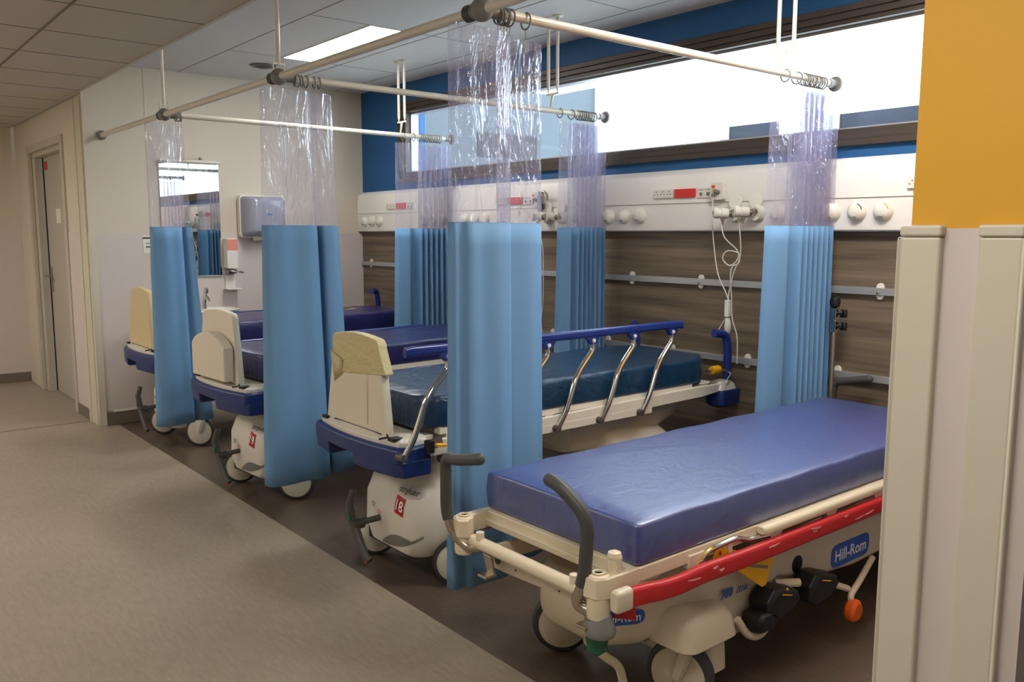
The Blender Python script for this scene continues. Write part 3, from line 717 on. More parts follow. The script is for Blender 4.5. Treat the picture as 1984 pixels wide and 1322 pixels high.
# ------------------------------------------------------------------ hooded hospital stretcher (bays 2 to 4)
def stretcher(cx, cy, label, matm, number=None, tape=False, chart=False, rail_up=True, logo=False, yaw=0):
    t = thing('hospital_stretcher', label, 'stretcher', (cx, cy, 0), 'hooded stretchers in the bays', yaw)
    # foot end bumper
    def plan(ins, n=10):
        out = []
        for i in range(n+1):
            s = -1+2*i/n; out.append((.045-.035*(1-s*s)*1.0+ins*.9, s*(.335-ins)))
        return [(.20-ins*.3, -.335+ins), ]+[(.085+ins*.5, -.352+ins)]+out+[(.085+ins*.5, .352-ins), (.20-ins*.3, .335-ins)]
    bp = B()
    P0 = plan(0); P1 = plan(.012)
    bp.loft([[(x, y, .545) for x, y in P1], [(x, y, .552) for x, y in P0], [(x, y, .602) for x, y in P0], [(x, y, .612) for x, y in P1]])
    for ya, yb in ((-.35, -.05), (.17, .35)):
        def fx(y): return .045-.035*(1-(y/.335)**2) if abs(y) < .335 else .06
        ys = [ya+(yb-ya)*i/8 for i in range(9)]
        L0 = [(fx(y), y) for y in ys]+[(.19, yb), (.19, ya)]
        def inn(k, L): 
            m_ = (ya+yb)/2; return [(x+(k if x < .15 else 0), m_+(y-m_)*(1-k*(1.5 if abs(yb-ya) > .2 else 3))) for x, y in L]
        bp.loft([[(x, y, .495) for x, y in inn(.014, L0)], [(x, y, .505) for x, y in inn(.004, L0)], [(x, y, .56) for x, y in L0]])
    bump = bp.build('foot_bumper', M['navy'], t, bevel=.006, segs=3)
    tp = B(); Q0 = plan(.022); Q1 = plan(.045)
    tp.loft([[(x, y, .600) for x, y in Q0], [(x, y, .628) for x, y in Q0], [(x+.01, y, .640) for x, y in Q1]])
    tp.box(.16, .24, -.29, .29, .58, .634)
    tp.build('foot_tray', M['shell'], t, bevel=.003)
    for s in (-1, 1): B().box(.055, .10, s*.27-.022, s*.27+.022, .629, .642).build('tray_latch', M['black'], t, bevel=.002)
    # footboard
    fb = B(); prof = []
    hw0, hw1, z0, z1 = .246, .186, .636, 1.005
    prof = [(-hw0, z0), (hw0, z0), (hw0-.004, z0+.03)]
    for k in range(7):
        a = math.radians(90*k/6); prof.append((hw1-.035+.035*math.cos(a), z1-.035+.035*math.sin(a)))
    for k in range(1, 6):
        s = 1-2*k/6; prof.append((s*(hw1-.04), z1+.012*(1-s*s)))
    for k in range(7):
        a = math.radians(90+90*k/6); prof.append((-hw1+.035+.035*math.cos(a), z1-.035+.035*math.sin(a)))
    prof.append((-hw0+.004, z0+.03))
    R = []
    n = len(prof)
    fbx = .07; yo = .025; prof = [(y+yo, z) for y, z in prof]
    def lean(z): return .02*(z-z0)
    R = [[(fbx+lean(z), y*.985, z0+(z-z0)*.995) for y, z in prof], [(fbx+.006+lean(z), y, z) for y, z in prof], [(fbx+.028+lean(z), y, z) for y, z in prof], [(fbx+.034+lean(z), y*.985, z0+(z-z0)*.995) for y, z in prof]]
    board = fb.loft(R).build('footboard', M['footb'] if not number else M['footp'], t)
    b = B(); b.box(fbx-.004, fbx+.004, -.18, .20, .633, .642); b.build('slot', M['dgrey'], board)
    b = B(); b.tube(bend_path([(fbx+.0, -.22, .645), (fbx-.01, -.25, .642), (fbx-.045, -.235, .637)], .02), .004, 6); b.build('strap', M['black'], board)
    if tape:
        tpz = z0+(z1-z0)*.60
        pr = [(y, z) for y, z in prof if z > tpz]
        hwt = hw0+(hw1-hw0)*(tpz-z0)/(z1-z0)
        out = [(hwt, tpz-.02)]+pr+[(-hwt, tpz+.015)]
        b = B(); s = 1.012
        b.loft([[(fbx-.004+lean(z), y*s, z0+(z-z0)*1.01) for y, z in out], [(fbx+.037+lean(z), y*s, z0+(z-z0)*1.01) for y, z in out]])
        b.build('masking_tape', M['tape'], board, bevel=.004)
        b = B(); b.add([(fbx-.0045+.007, .20, .80), (fbx-.0045+.007, .13, .84), (fbx-.004, .12, .90), (fbx-.004, .215, .93)], [(0, 1, 2, 3)]); b.build('tape_patch', M['tape'], board, solid=.001)
        b = B(); b.box(fbx-.0015, fbx, -.075, -.071, .66, .86); b.build('board_groove', M['cream_plastic'], board)
    if chart:
        b = B(); pr = [(-.175, .655), (.235, .655), (.235, .83)]+[(.235-.41*k/10, .845+.055*math.sin(PI*k/10)) for k in range(1, 10)]+[(-.175, .83)]
        b.loft([[(fbx-.055, y*.96, z) for y, z in pr], [(fbx-.045, y, z) for y, z in pr], [(fbx-.002, y, z) for y, z in pr]])
        b.build('chart_holder', M['footp'], board, bevel=.004)
    # litter frame
    fr = B()
    for s in (-1, 1):
        fr.prism([(.20, .575), (1.85, .595), (2.02, .61), (2.02, .645), (1.80, .65), (.22, .625)], 'y', s*.335-.012, s*.335+.012)
        fr.box(.25, 1.80, s*.30-.02, s*.30+.02, .635, .665)
    for x in (.28, .8, 1.3, 1.75): fr.box(x, x+.05, -.32, .32, .60, .64)
    fr.box(.30, 1.80, -.27, .27, .652, .668)
    fr.build('litter_frame', M['shell'], t, bevel=.003)
    mt = mattress(t, .17, 2.0, -.325, .325, .66, .79, matm, .09, .14, .016, .006)
    # head end: bumper blocks, push handles
    hb = B(); hb.box(1.96, 2.06, -.25, .25, .585, .64)
    hb.build('head_crossbar', M['shell'], t, bevel=.006)
    for s in (-1, 1):
        R = []
        for z, e in ((.52, .02), (.535, .004), (.60, 0), (.612, .004)): R.append([(x, y, z) for x, y in rrect(2.06, s*.315, .085-e, .065-e, .03, 4)])
        cb = B().loft(R).build('corner_bumper', M['navy'], t)
        R = []
        for z, e in ((.612, .008), (.635, .014), (.655, .03)): R.append([(x, y, z) for x, y in rrect(2.05, s*.31, .08-e, .06-e, .02, 4)])
        B().loft(R).build('bumper_cap', M['shell'], cb)
        ph = B().tube(bend_path([(2.085, s*.32, .66), (2.085, s*.32, .82), (2.07, s*.315, .90), (1.99, s*.26 if s > 0 else s*.30, .905)], .06), .022, 14).build('push_handle', M['railblue'], t)
        B().tube([(2.085, s*.32, .63), (2.085, s*.32, .70)], .013, 10).build('handle_stem', M['steel'], ph)
    if rail_up:
        b = B(); b.lathe([(.02, -.03), (.022, -.025), (.022, .025), (.02, .03)], (1.97, -.33, .72), (1, 0, 0), 16); b.build('yellow_knob', M['yel'], t)
        b = B(); b.tube(bend_path([(1.90, -.33, .72), (2.03, -.335, .72), (2.06, -.37, .70), (2.02, -.37, .665)], .02), .006, 8); b.build('crank', M['chrome'], t)
    # side rails
    for s in (-1, 1):
        if s == 1 and rail_up: zr, dx, zb_ = .80, .0, .58
        zr = .985 if (rail_up and s < 0) else (.775 if (s > 0 and not rail_up) else .625)
        yy = s*.372
        sr = thing('side_rail', None, None); sr.parent = t; sr['label'] = 'raised blue side rail' if zr > .9 else 'lowered blue side rail'
        x0, x1 = (.06, 1.64) if zr > .9 else (.35, 1.72)
        b = B(); pth = [(x0, yy, zr-.004), (x0+.03, yy, zr), (x1-.03, yy, zr), (x1, yy, zr-.004)]
        b.loft([[(x, yy+dy, z+dz) for dy, dz in rrect(0, 0, .014, .019, .012, 4)] for x, _, z in pth])
        xs = [.25, .51, .765, 1.03, 1.295, 1.565] if zr > .9 else [.5, .95, 1.4, 1.62]
        for x in xs:
            b.prism([(x-.045, zr-.015), (x+.045, zr-.015), (x+.022, zr-.045), (x-.012, zr-.05)], 'y', yy-.010, yy+.010)
        tb = b.build('top_bar', M['railblue'], sr, bevel=.002)
        for x in xs:
            B().lathe([(.008, -.016), (.009, -.012), (.009, .012), (.008, .016)], (x, yy, zr-.032), (0, 1, 0), 12).build('rivet', M['white'], tb)
            if zr > .9:
                path = bend_path([(x, yy, zr-.03), (x+.008, yy, zr-.075), (x-.07, yy, zr-.155), (x-.10, yy, zr-.20), (x-.15, yy-.0*s, .66), (x-.195, yy+.012, .575)], .03)
            else:
                path = bend_path([(x, yy, zr-.03), (x-.04, yy, .58), (x-.06, yy+s*.0, .54)], .03)
            B().tube(path, .0125, 12).build('strut', M['chrome'], sr)
            B().lathe([(.016, 0), (.016, .045)], (path[-1].x, yy-s*.0, .582), (0, -s, 0), 12).build('pivot', M['dgrey'], sr)
        b = B(); b.box(max(.19, xs[0]-.24), xs[-1]-.1, yy-s*.03-.006, yy-s*.03+.006, .565, .60); b.build('mount_bar', M['shell'], sr, bevel=.002)
        if zr > .9 :
            b = B(); b.bar((.16, yy, .615), (.22, yy, .63), .02, .035); b.build('latch_bracket', M['steel'], sr)
            b = B(); b.bar((.185, yy-.012, .617), (.30, yy-.012, .602), .016, .014); b.build('release_lever', M['yel'], sr, bevel=.005)
            B().lathe([(.02, -.025), (.02, .02)], (.165, yy, .615), (0, 0, 1), 14).build('clamp_collar', M['black'], sr)
    # under-litter hood, lift columns, base
    R = []
    for x, hw, zt_, zb_ in ((1.06, .10, .50, .42), (1.10, .17, .555, .38), (1.3, .22, .585, .37), (1.6, .25, .595, .42), (1.76, .26, .60, .50), (1.80, .24, .60, .56)):
        R.append([(x, y, z) for y, z in rrect(0, (zt_+zb_)/2, hw, (zt_-zb_)/2, .07, 5)])
    B().loft(R).build('fowler_cover', M['shell'], t)
    b = B()
    for x in (.55, 1.5): b.lathe([(.06, .3), (.06, .5), (.05, .5), (.05, .62)], (x, 0, 0), (0, 0, 1), 20)
    b.build('lift_column', M['dgrey'], t)
    # base hood
    def hood(sgn, x_in, x_out, top=True):
        R = []
        for z, xo, hw, rr_ in ((.115, .03, .185, .08), (.13, .012, .20, .09), (.20, .0, .232, .10), (.33, .004, .236, .11), (.40, .03, .225, .11), (.45, .08, .20, .11), (.49, .15, .165, .10), (.515, .22, .12, .08), (.522, .27, .06, .05)):
            xa = x_out+sgn*xo; xm, xh = (xa+x_in)/2, abs(x_in-xa)/2
            R.append([(x, y, z) for x, y in rrect(xm, 0, xh, hw, rr_, 6)])
        return B().loft([[(x, y-.06, z) for x, y, z in r_] for r_ in R])
    h = hood(1, .66, .155).build('base_hood', M['shell'], t)
    hood(-1, 1.25, 1.78).build('base_hood', M['shell'], t)
    b = B(); b.loft([[(x, y, z) for x, y in rrect(.95, 0, .42, hw, .03, 3)] for z, hw in ((.17, .20), (.19, .235), (.33, .25), (.345, .24))]).build('base_tray', M['shell'], t)
    b = B(); b.box(.2, 1.75, -.16, .16, .10, .16); b.build('chassis', M['black'], t)
    # grey swoosh at the hood foot, seam line
    sw = [(-.19, .02), (-.12, .012), (-.04, -.004), (.04, -.03), (.02, -.042), (-.05, -.045), (-.12, -.035), (-.19, -.01)]
    b = B(); vs = []
    for i in range(19):
        s_ = i/18; yb = -.03-.27*s_; bot = .135+.075*s_**2.2; top = bot+.052*math.sin(PI*min(1, s_*1.12+.02))**.8 if s_ < .88 else bot+.012
        vs += [(.1, yb, bot), (.1, yb, top)]
    b.add(vs, [(2*i, 2*i+2, 2*i+3, 2*i+1) for i in range(18)]); q = b.build('grey_swoosh', M['grey'], h, smooth=False)
    project(q, h, (1, .25, 0), .0015)
    nrm_up = (.55, 0, .83)
    if logo:
        dd = (1, .3, -.45)
        decal(.15, .062, 0, (.20, -.19, .385), (.12, -1, 0), (.62, 0, .68), M['panel'], h, 'badge', h, dd, .0015, 14, 16, True)
        q = text('stryker', .040, (.20, -.19, .385), (.12, -1, 0), (.62, 0, .68), M['txt_d'], h, ext=0, bold=.0006); project(q, h, dd, .006)
    if number:
        dd = (1, .2, -.1)
        decal(.066, .076, .001, (.158, -.16, .325), (0, -1, -.12), (0.03, 0, 1), M['redlabel'], h, 'number_label', h, dd, .0012)
        q = text(number, .062, (.158, -.16, .325), (0, -1, -.12), (0.03, 0, 1), M['txt_w'], h, ext=0, bold=.0008); project(q, h, dd, .006)
    for c_, z_, y_ in ((M['green'], .29, .035), (M['redp'], .265, -.01)):
        b = B(); b.tube([(.151, y_+.010*math.cos(q), z_+.010*math.sin(q)) for q in [2*PI*i/12 for i in range(13)]], .0012, 5, cap=False); b.build('pedal_symbol', c_, h)
    # brake pedal: rocker in front of the hood
    b = B(); b.tube([(.17, .03, .24), (.06, .06, .225)], .013, 12)
    b.tube([(.055, .065, .37), (.04, .075, .31), (.05, .07, .235), (.05, .02, .17), (.05, -.03, .115), (.055, -.055, .10)], [.014, .017, .02, .018, .016, .013], 12)
    b.lathe([(.022, -.02), (.022, .03)], (.06, .055, .225), (1, 0, 0), 14)
    b.v = [(x, y-.04, z) for x, y, z in b.v]
    pd = b.build('brake_pedal', M['dgrey'], t)
    B().box(.028, .036, .015, .045, .245, .27).build('green_mark', M['green'], pd)
    B().box(.045, .06, -.085, -.07, .09, .10).build('red_mark', M['redp'], pd)
    a1 = math.atan2(-.78, -.62)
    caster(t, .33, -.315, .098, a1, M['shell'])
    caster(t, .25, .185, .098, math.atan2(-.9, -.45), M['shell'])
    caster(t, 1.72, -.25, .098, math.atan2(-.9, -.3), M['shell'])
    caster(t, 1.72, .25, .098, math.atan2(-.9, -.5), M['shell'])
    b = B(); b.lathe([(.03, 0), (.033, .02), (.033, .10), (.02, .12)], (.36, -.19, .42), (.0, 0, 1), 14); b.build('hydraulic_post', M['dgrey'], t)
    return t, mt
s18, _ = stretcher(1.60, 3.01, 'dark teal mattress stretcher marked 18 with raised chrome-strutted side rail and taped footboard', M['matt_t'], '18', tape=True, logo=True)
s19, _ = stretcher(1.572, 4.44, 'stretcher marked 19 with violet-blue mattress and chart holder on its footboard', M['matt_p'], '19', chart=True, rail_up=False, logo=True, yaw=.06)
s20, m20 = stretcher(1.60, 5.94, 'farthest stretcher, violet-blue mattress, plain footboard, next to the wash basin', M['matt_p'], None, rail_up=False)
s20.scale = (1, 1, 1.04)
b = B()
for k in range(16):
    x = 1.35+random.uniform(0, .38); y = random.uniform(-.05, .2); 
    b.prism(rrect(x, y, random.uniform(.02, .06), random.uniform(.008, .02), .006, 2), 'z', .797, .7985)
b.build('pale_patch', M['tape'], m20)  # small pale marks scattered over the mattress top

# ------------------------------------------------------------------ nearest trolley (bay 1)
hr = thing('hospital_trolley', 'closest trolley with royal blue mattress, cream frame and scuffed red side bumper', 'trolley', (1.60, 1.765, 0))
def H(x, y, z): return (x-1.60, y-1.765, z)
def HL(pts): return [H(*p) for p in pts]
mattress(hr, .015, 2.0, -.325, .325, .548, .665, M['matt_b'], .012, .03, .010, .010)
Y0, Y1 = 1.45, 2.08
b = B()
for y in (Y0, Y1):
    b.box(.02, 2.03, y-1.765-.012, y-1.765+.012, .505, .546)
b.box(.0, .05, -.31, .31, .515, .546); b.box(-.012, .02, -.30, .30, .500, .522)
b.box(.04, 2.0, -.30, .30, .530, .548)
b.box(1.99, 2.04, -.32, .32, .505, .546)
b.build('mattress_frame', M['cream_metal'], hr, bevel=.004)
def corner(xc, yc, s, sx):
    c = B(); x, y = xc-1.60, yc-1.765
    c.prism([(x-sx*.01, y-.04*s), (x+sx*.02, y+.0), (x+sx*.11, y+.0), (x+sx*.14, y-.05*s), (x+sx*.14, y+.035*s), (x+sx*.0, y+.035*s), (x-sx*.03, y+.02*s), (x-sx*.035, y-.02*s)], 'z', .49, .545)
    c.lathe([(.028, .43), (.031, .445), (.031, .545), (.027, .55)], (x, y, 0), (0, 0, 1), 18)
    c.lathe([(.018, .55), (.018, .556), (.011, .556), (.011, .54)], (x, y, 0), (0, 0, 1), 16)
    return c.build('corner_casting', M['cream_metal'], hr, bevel=.004)
corner(1.505, 1.475, -1, 1); corner(1.505, 2.06, 1, 1); corner(3.70, 1.475, -1, -1); corner(3.70, 2.06, 1, -1)
# foot cross tube with lugs and perforated plate
b = B(); b.tube(HL([(1.515, 1.51, .478), (1.515, 2.025, .478)]), .020, 16)
for y in (1.57, 1.985): b.lathe([(.013, 0), (.013, .024), (.008, .026)], H(1.51, y, .492), (0, 0, 1), 14)
b.tube(HL([(1.515, 2.02, .478), (1.515, 2.045, .478)]), .015, 12)
b.build('cross_tube', M['cream_metal'], hr)
b = B(); b.prism([(Y0-1.765+.05, .47), (Y0-1.765+.05, .425), (.13, .405), (.22, .405), (.27, .47)], 'x', 1.54-1.6, 1.552-1.6)
b.build('foot_plate', M['cream_plastic'], hr, bevel=.002)
o = B().lathe([(.013, 0), (.013, .003)], H(1.5395, 1.935, .435), (-1, 0, 0), 18).build('plate_hole', M['dgrey'], hr)
b = B()
for y in (1.56, 1.66, 1.85, 1.965): b.lathe([(.003, 0), (.003, .002)], H(1.5395, y, .43), (-1, 0, 0), 10)
b.build('rivets', M['dgrey'], hr)
for ya, yb in ((1.98, 1.94), (1.56, 1.60)): B().bar(H(1.56, ya, .44), H(2.1, yb, .44), .02, .05).build('under_arm', M['cream_metal'], hr, bevel=.002)
# IV pole socket
B().lathe([(.0205, .50), (.0205, .582), (.0185, .582), (.0185, .585), (.0205, .585), (.017, .597), (.006, .602)], H(1.556, 1.468, 0), (0, 0, 1), 20).build('pole_socket', M['cream_metal'], hr)
# push handles
def push(points, grip_end, name='push_handle', r=.0145):
    pth = bend_path(HL(points), .05, 6)
    n = int(len(pth)*grip_end)
    t_ = B().tube(pth, r, 14).build(name, M['steel'], hr)
    g = B().tube(pth[n:], r+.0035, 16); g.ball(tuple(pth[-1]), r+.0034, 8); g.build('grip', M['grip'], t_)
    return t_
push([(1.515, 1.455, .445), (1.50, 1.49, .438), (1.475, 1.53, .455), (1.48, 1.50, .54), (1.48, 1.49, .70), (1.46, 1.57, .765), (1.46, 1.615, .775)], .45)
push([(1.52, 1.99, .465), (1.50, 2.03, .452), (1.475, 2.075, .49), (1.465, 2.10, .56), (1.465, 2.10, .735), (1.455, 2.03, .742), (1.455, 1.915, .768)], .45)
push([(3.69, 2.07, .46), (3.72, 2.10, .47), (3.72, 2.11, .60), (3.72, 2.10, .72), (3.72, 2.03, .735), (3.72, 1.93, .755)], .4)
push([(3.69, 1.47, .46), (3.72, 1.44, .47), (3.72, 1.44, .60), (3.72, 1.45, .72), (3.72, 1.52, .735), (3.72, 1.62, .755)], .4)
for y in (1.94, 1.52):
    b = B(); b.prism([(y-1.765-.02, .46), (y-1.765+.02, .46), (y-1.765+.0, .41), (y-1.765-.035, .405)], 'x', -.10, -.092); b.box(-.135, -.092, y-1.765-.04, y-1.765+.0, .402, .410)
    b.build('handle_latch', M['steel'], hr, bevel=.002)
# corner bumper cone + green foot
B().lathe([(.012, .445), (.026, .44), (.04, .405), (.042, .395), (.038, .385), (.01, .382)], H(1.51, 1.47, 0), (0, 0, 1), 24).build('corner_bumper', M['grey'], hr)
B().lathe([(.01, .395), (.027, .385), (.030, .36), (.026, .335), (.012, .322)], H(1.515, 1.487, 0), (0, 0, 1), 18).build('green_ball', M['green'], hr)
# side bumpers (red) both sides
def bumper(s, y):
    pts = [(1.535, y, .497), (1.60, y, .492), (1.68, y, .482), (1.76, y, .479), (1.86, y, .483), (2.2, y, .478), (3.62, y, .475)]
    pts = [(p[0], y, p[2]) for p in pts]; R = []
    P = spline([(p[0], p[2]) for p in pts], 4)
    for p in P: R.append([(p.x-1.6, y-1.765+a, p.y+c) for a, c in rrect(0, 0, .014, .028, .013, 5)])
    o = B().loft(R).build('side_bumper', M['red'], hr)
    R = []
    for x, k in ((1.49, .85), (1.497, 1.05), (1.545, 1.05)): R.append([(x-1.6, y-1.765+a*k, .498+c*k) for a, c in rrect(0, 0, .015, .029, .012, 5)])
    B().loft(R).build('end_cap', M['cream_plastic'], o, bevel=.002)
    b = B(); rnd = random.Random(3)
    for k in range(11):
        x = 1.58+rnd.random()*1.4; z = .488 if x < 1.7 else .48; z += rnd.uniform(-.016, .016)
        la, lb, tl = rnd.choice((.006, .012, .03)), rnd.uniform(.0015, .0035), rnd.uniform(-.12, .12)
        b.prism([(x-1.6+la*math.cos(q), z+lb*math.sin(q)*(1+.5*math.sin(3*q))+tl*la*math.cos(q)) for q in [2*PI*i/14 for i in range(14)]], 'y', y-1.765+s*.0146-.0005, y-1.765+s*.0146+.0005)
    b.build('scuff_marks', M['scuff'], o, smooth=False)
    return o
bumper(-1, 1.405); bumper(1, 2.125)
# folded side rail (cream) with brackets and chrome arms
for s, y in ((-1, 1.425), (1, 2.10)):
    sr = thing('side_rail', None, None); sr.parent = hr; sr['label'] = 'folded cream side rail'
    yy = y-1.765
    B().loft([[(x, yy+a*k, .532+c*k) for a, c in rrect(0, 0, .021, .017, .014, 5)] for x, k in ((.545, .6), (.555, .95), (.57, 1), (1.75, 1), (1.765, .6))]).build('top_bar', M['cream_metal'], sr)
    for x in (.62, .94, 1.25, 1.55):
        B().prism([(x-.045, .522), (x+.04, .522), (x+.016, .495), (x+.012, .462), (x-.022, .462), (x-.024, .495)], 'y', yy-.008, yy+.008).build('bracket', M['cream_metal'], sr, bevel=.002)
        B().tube(bend_path([(x+.06, yy-s*.0, .468), (x+.13, yy, .498), (x+.26, yy, .50), (x+.30, yy, .486)], .03), .006, 8).build('arm', M['chrome'], sr)
    B().tube(bend_path([(.235, yy+.01, .478), (.30, yy+.01, .527), (.44, yy+.01, .533), (.49, yy+.01, .513), (.60, yy, .508)], .03), .0085, 10).build('arm', M['chrome'], sr)
    for xa, xb in ((.22, .29), (.40, .42)): B().box(xa, xb, yy-s*.02-.012, yy-s*.02+.012, .49, .53).build('mount', M['cream_metal'], sr, bevel=.003)
# yellow release lever
yy = 1.418-1.765
b = B(); b.prism([(.335, .515), (.355, .525), (.385, .512), (.60, .436), (.632, .428), (.632, .415), (.60, .345), (.58, .342), (.38, .475), (.335, .49)], 'y', yy+.016, yy+.022)
lv = b.build('release_lever', M['yel'], hr, bevel=.001)
B().prism([(.50, .438), (.605, .405), (.60, .396), (.51, .424)], 'y', yy+.0148, yy+.0162).build('slot', M['grey'], lv)
B().lathe([(.007, 0), (.006, -.004)], (.357, yy+.016, .507), (0, 1, 0), 12).build('screw', M['chrome'], lv)
# base: lofted hull along x
def sec(x, hw, zt_, zb_, r=.05): return [(x, y, z) for y, z in rrect(0, (zt_+zb_)/2, hw, (zt_-zb_)/2, r, 5)]
bs = B(); R = [sec(.035, .05, .375, .30, .03), sec(.05, .10, .40, .255, .05), (sec(.10, .15, .42, .215, .06)), sec(.20, .19, .435, .205, .06), sec(.34, .225, .445, .235, .05), sec(.44, .262, .45, .21, .035), sec(.50, .272, .45, .18, .03),
               sec(.56, .272, .45, .165, .03), sec(.62, .272, .45, .18, .03), sec(.68, .272, .45, .27, .03), sec(.76, .272, .45, .30, .03), sec(.86, .272, .45, .27, .03), sec(.95, .272, .45, .24, .03), sec(1.05, .272, .45, .235, .03), sec(1.25, .272, .45, .215, .03), sec(1.5, .272, .45, .22, .03), sec(1.65, .25, .44, .25, .04), sec(1.85, .19, .43, .21, .06), sec(1.98, .10, .40, .26, .05)]
base = bs.loft(R).build('base_cover', M['cream_plastic'], hr)
for x in (.36, 1.66):
    for s in (-1, 1):
        R = []
        for z, e in ((.215, .012), (.225, .0), (.285, .012), (.31, .03), (.322, .055)): R.append([(x_, y_, z) for x_, y_ in rrect(x, s*.235, .125-e, .095-e*.8, .045, 5)])
        B().loft(R).build('caster_cover', M['cream_plastic'], hr)
hx = -.2725
ang = -.0
plate(rrect(0, 0, .13, .042, .03, 5), (1.21, hx, .290), (1, 0, 0), (0, 0, 1), .0015, M['pill'], base, 'maker_label')
text('Hill-Rom', .060, (1.21, hx-.0018, .288), (1, 0, 0), (0, 0, 1), M['txt_w'], base, bold=.0008)
text('700', .040, (.475, hx-.003, .330), (1, 0, -.0), (0, 0, 1), M['txt_b'], base, bold=.0016, shear=.2, align='CENTER')
text('/310c', .028, (.555, hx-.003, .326), (1, 0, 0), (0, 0, 1), M['txt_b'], base, shear=.3)
px_ = (.052, -.118, .325); 
dd = (.5, .866, 0); xd = (.866, -.5, -.05)
decal(.15, .046, .022, (.13, -.165, .315), xd, (0, 0, 1), M['pill'], base, 'maker_label', base, dd, .0015)
project(text('Hill-Rom', .034, (.13, -.165, .315), xd, (0, 0, 1), M['txt_w'], base, ext=0, bold=.0006), base, dd, .005)
plate([(-.03, -.03), (.03, -.03), (.03, .03), (-.03, .03)], H(1.60, 1.47, .43), (.6, -.8, 0), (0, 0, 1), .002, M['redlabel'], hr, 'number_label')
# lift columns, undercarriage
b = B()
for x in (.45, 1.55): b.lathe([(.07, .40), (.07, .48), (.055, .48), (.055, .535)], (x, 0, 0), (0, 0, 1), 20)
b.build('lift_column', M['dgrey'], hr)
b = B(); b.tube([(.15, .0, .175), (.55, -.02, .19)], .017, 12); b.box(.34, .48, -.16, -.04, .13, .22); b.tube([(.30, -.2, .2), (.34, .2, .2)], .013, 10); b.box(.3, 1.8, -.10, .10, .16, .27)
b.build('undercarriage', M['cream_plastic'], hr, bevel=.004)
b = B(); b.tube(bend_path([(.05, -.115, .245), (.09, -.14, .20), (.135, -.155, .165), (.15, -.16, .10), (.145, -.16, .07)], .03), .013, 10); b.build('steer_lever', M['cream_metal'], hr)
# pedals on the near side
def pedal(x, z, m=M['black']):
    pts = [(-.085, .02), (-.05, .055), (.0, .05), (.085, .02), (.10, -.01), (.06, -.04), (-.04, -.055), (-.085, -.03)]
    o = B().loft([[(x+a*k, y_, z+c*k) for a, c in pts] for y_, k in ((-.36, .8), (-.35, .97), (-.30, 1), (-.28, .9))]).build('foot_pedal', m, hr, bevel=.004)
    return o
p1 = pedal(.665, .275); p2 = pedal(.90, .262); 
p3 = B().loft([[(x, y_, z) for x, z in rrect(.585, .235, .05*k, .03*k, .02, 3)] for y_, k in ((-.36, .8), (-.35, 1), (-.29, 1))]).build('foot_pedal', M['black'], hr, bevel=.003)
for x, z, p in ((.675, .318, p1), (.905, .303, p2)):
    plate([(-.03, -.008), (.03, -.008), (.002, .016)], (x, -.357, z-.012), (1, 0, -.3), (.0, .3, 1), .0015, M['yel'], p, 'warning_sticker')
b = B(); b.tube(bend_path([(.50, -.30, .25), (.54, -.31, .19), (.60, -.31, .165), (.67, -.31, .20)], .04), .0125, 12); b.tube([(.74, -.27, .29), (.82, -.31, .285)], .014, 10); b.build('pedal_arm', M['cream_metal'], hr)
b = B(); b.tube(bend_path([(1.36, -.28, .225), (1.20, -.32, .195), (1.12, -.33, .165), (1.12, -.335, .13)], .03), .011, 12); b.tube([(1.0, -.25, .235), (1.14, -.31, .175)], .012, 10); pa = b.build('pedal_arm', M['cream_metal'], hr)
B().loft([[(x, y_, z) for x, z in rrect(1.115, .115, .036*k, .038*k, .03, 4)] for y_, k in ((-.365, .75), (-.355, 1), (-.335, 1), (-.325, .8))]).build('orange_pedal', M['orange'], pa)
b = B()
b.lathe([(.03, 0), (.03, .03)], (.865-.0, -.274, .325), (0, 1, 0), 18); b.build('hub_opening', M['black'], hr)
caster(hr, .33, -.225, .105, math.atan2(-.3, -.95), M['cream_plastic'], fork_top=.25)
R = []
for z, e in ((.095, .012), (.105, .0), (.20, .004), (.215, .014)): R.append([(x_, y_, z) for x_, y_ in rrect(.42, -.235, .055-e, .06-e, .03, 5)])
B().loft(R).build('caster_housing', M['cream_plastic'], hr)
caster(hr, .29, .255, .105, math.atan2(-.82, -.57), M['cream_plastic'], fork_top=.25)
caster(hr, 1.66, -.225, .105, math.atan2(-.9, .3), M['cream_plastic'], fork_top=.25)
caster(hr, 1.66, .235, .105, math.atan2(-.9, -.3), M['cream_plastic'], fork_top=.25)

# infusion pole by the nearest trolley's head, clamped to the rail
t = bpy.data.objects.new('infusion_pole', None); COL.objects.link(t); t.parent = hr; t.location = (2.095, .338, 0); t['label'] = 'steel infusion pole with black knobs'
b = B(); b.tube([(0, 0, .50), (0, 0, .95)], .0115, 12); b.build('tube', M['steel'], t)
b = B(); b.box(-.017, .017, -.017, .017, 1.02, 1.075); b.box(-.017, .017, -.017, .017, .96, 1.015); b.build('clamp_block', M['chrome'], t, bevel=.002)
b = B(); b.tube([(0, 0, .94), (0, 0, 1.09)], .008, 10); b.build('inner_tube', M['chrome'], t)
for z, r in ((1.05, .02), (.99, .02)):
    B().lathe([(.008, .015), (.009, .025), (r, .03), (r, .04), (.012, .042), (r, .05), (r, .055)], (0, 0, z), (.2, -1, 0), 12).build('knob', M['black'], t)
B().lathe([(.01, 0), (.022, .008), (.026, .03), (.02, .05), (.008, .058)], (0, 0, 1.075), (0, 0, 1), 12).build('top_knob', M['black'], t)

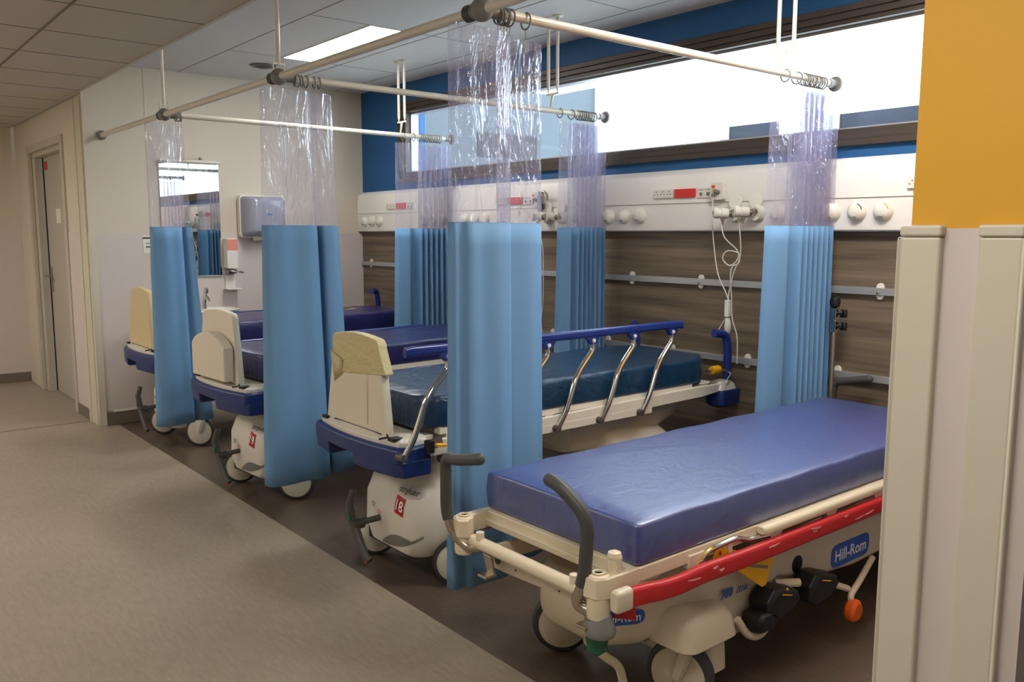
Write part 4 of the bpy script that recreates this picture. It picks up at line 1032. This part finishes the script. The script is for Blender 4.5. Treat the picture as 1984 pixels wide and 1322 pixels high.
# ------------------------------------------------------------------ light
w = bpy.data.worlds.new('sky'); SC.world = w; w.use_nodes = True
w.node_tree.nodes['Background'].inputs[0].default_value = (.80, .90, 1.0, 1)
w.node_tree.nodes['Background'].inputs[1].default_value = 6.0
sun = bpy.data.lights.new('sun', 'SUN'); sun.energy = 30.0; sun.angle = .03; sun.color = (.70, .85, 1)
so = bpy.data.objects.new('sun', sun); COL.objects.link(so)
so.rotation_euler = Vector((1, -.02, -1)).to_track_quat('-Z', 'Y').to_euler()
def area(name, loc, sx, sy, power, col, rot=(0, 0, 0)):
    l = bpy.data.lights.new(name, 'AREA'); l.shape = 'RECTANGLE'; l.size = sx; l.size_y = sy; l.energy = power; l.color = col
    o = bpy.data.objects.new(name, l); COL.objects.link(o); o.location = loc; o.rotation_euler = rot
area('window_daylight', (3.93, 2.4, 2.15), .46, 6.9, 55, (.78, .88, 1), (0, math.radians(-90), 0)) if 0 else None
# fill lights added under the corridor ceiling, out of view, without fixtures
for y, pw in ((3.1, 8), (4.9, 26), (7.5, 36)): area('corridor_fill', (-.55, y, ZC-.01), .5, 1.1, pw, (1, .95, .88))


area('corridor_fill', (.45, .75, ZC-.01), .5, 1.1, 28, (1, .95, .88))  # stands for the unseen corridor light close to the camera
# ------------------------------------------------------------------ camera
yaw, pitch, roll = math.radians(39.476), math.radians(-7.234), math.radians(.0864)
f = Vector((math.sin(yaw)*math.cos(pitch), math.cos(yaw)*math.cos(pitch), math.sin(pitch)))
r = Vector((math.cos(yaw), -math.sin(yaw), 0)); u = r.cross(f)
c, s = math.cos(roll), math.sin(roll); r2 = r*c+u*s; u2 = u*c-r*s
cam = bpy.data.cameras.new('camera'); co = bpy.data.objects.new('camera', cam); COL.objects.link(co)
mx = Matrix((r2, u2, -f)).transposed().to_4x4(); mx.translation = (0, 0, 1.42); co.matrix_world = mx
cam.sensor_fit = 'HORIZONTAL'; cam.sensor_width = 36; cam.lens = 1644.24/1984*36; cam.clip_start = .05
SC.camera = co
SC.view_settings.view_transform = 'Standard'; SC.view_settings.look = 'None'
SC.view_settings.gamma = 1; SC.view_settings.use_curve_mapping = False
SC.view_settings.exposure = 0
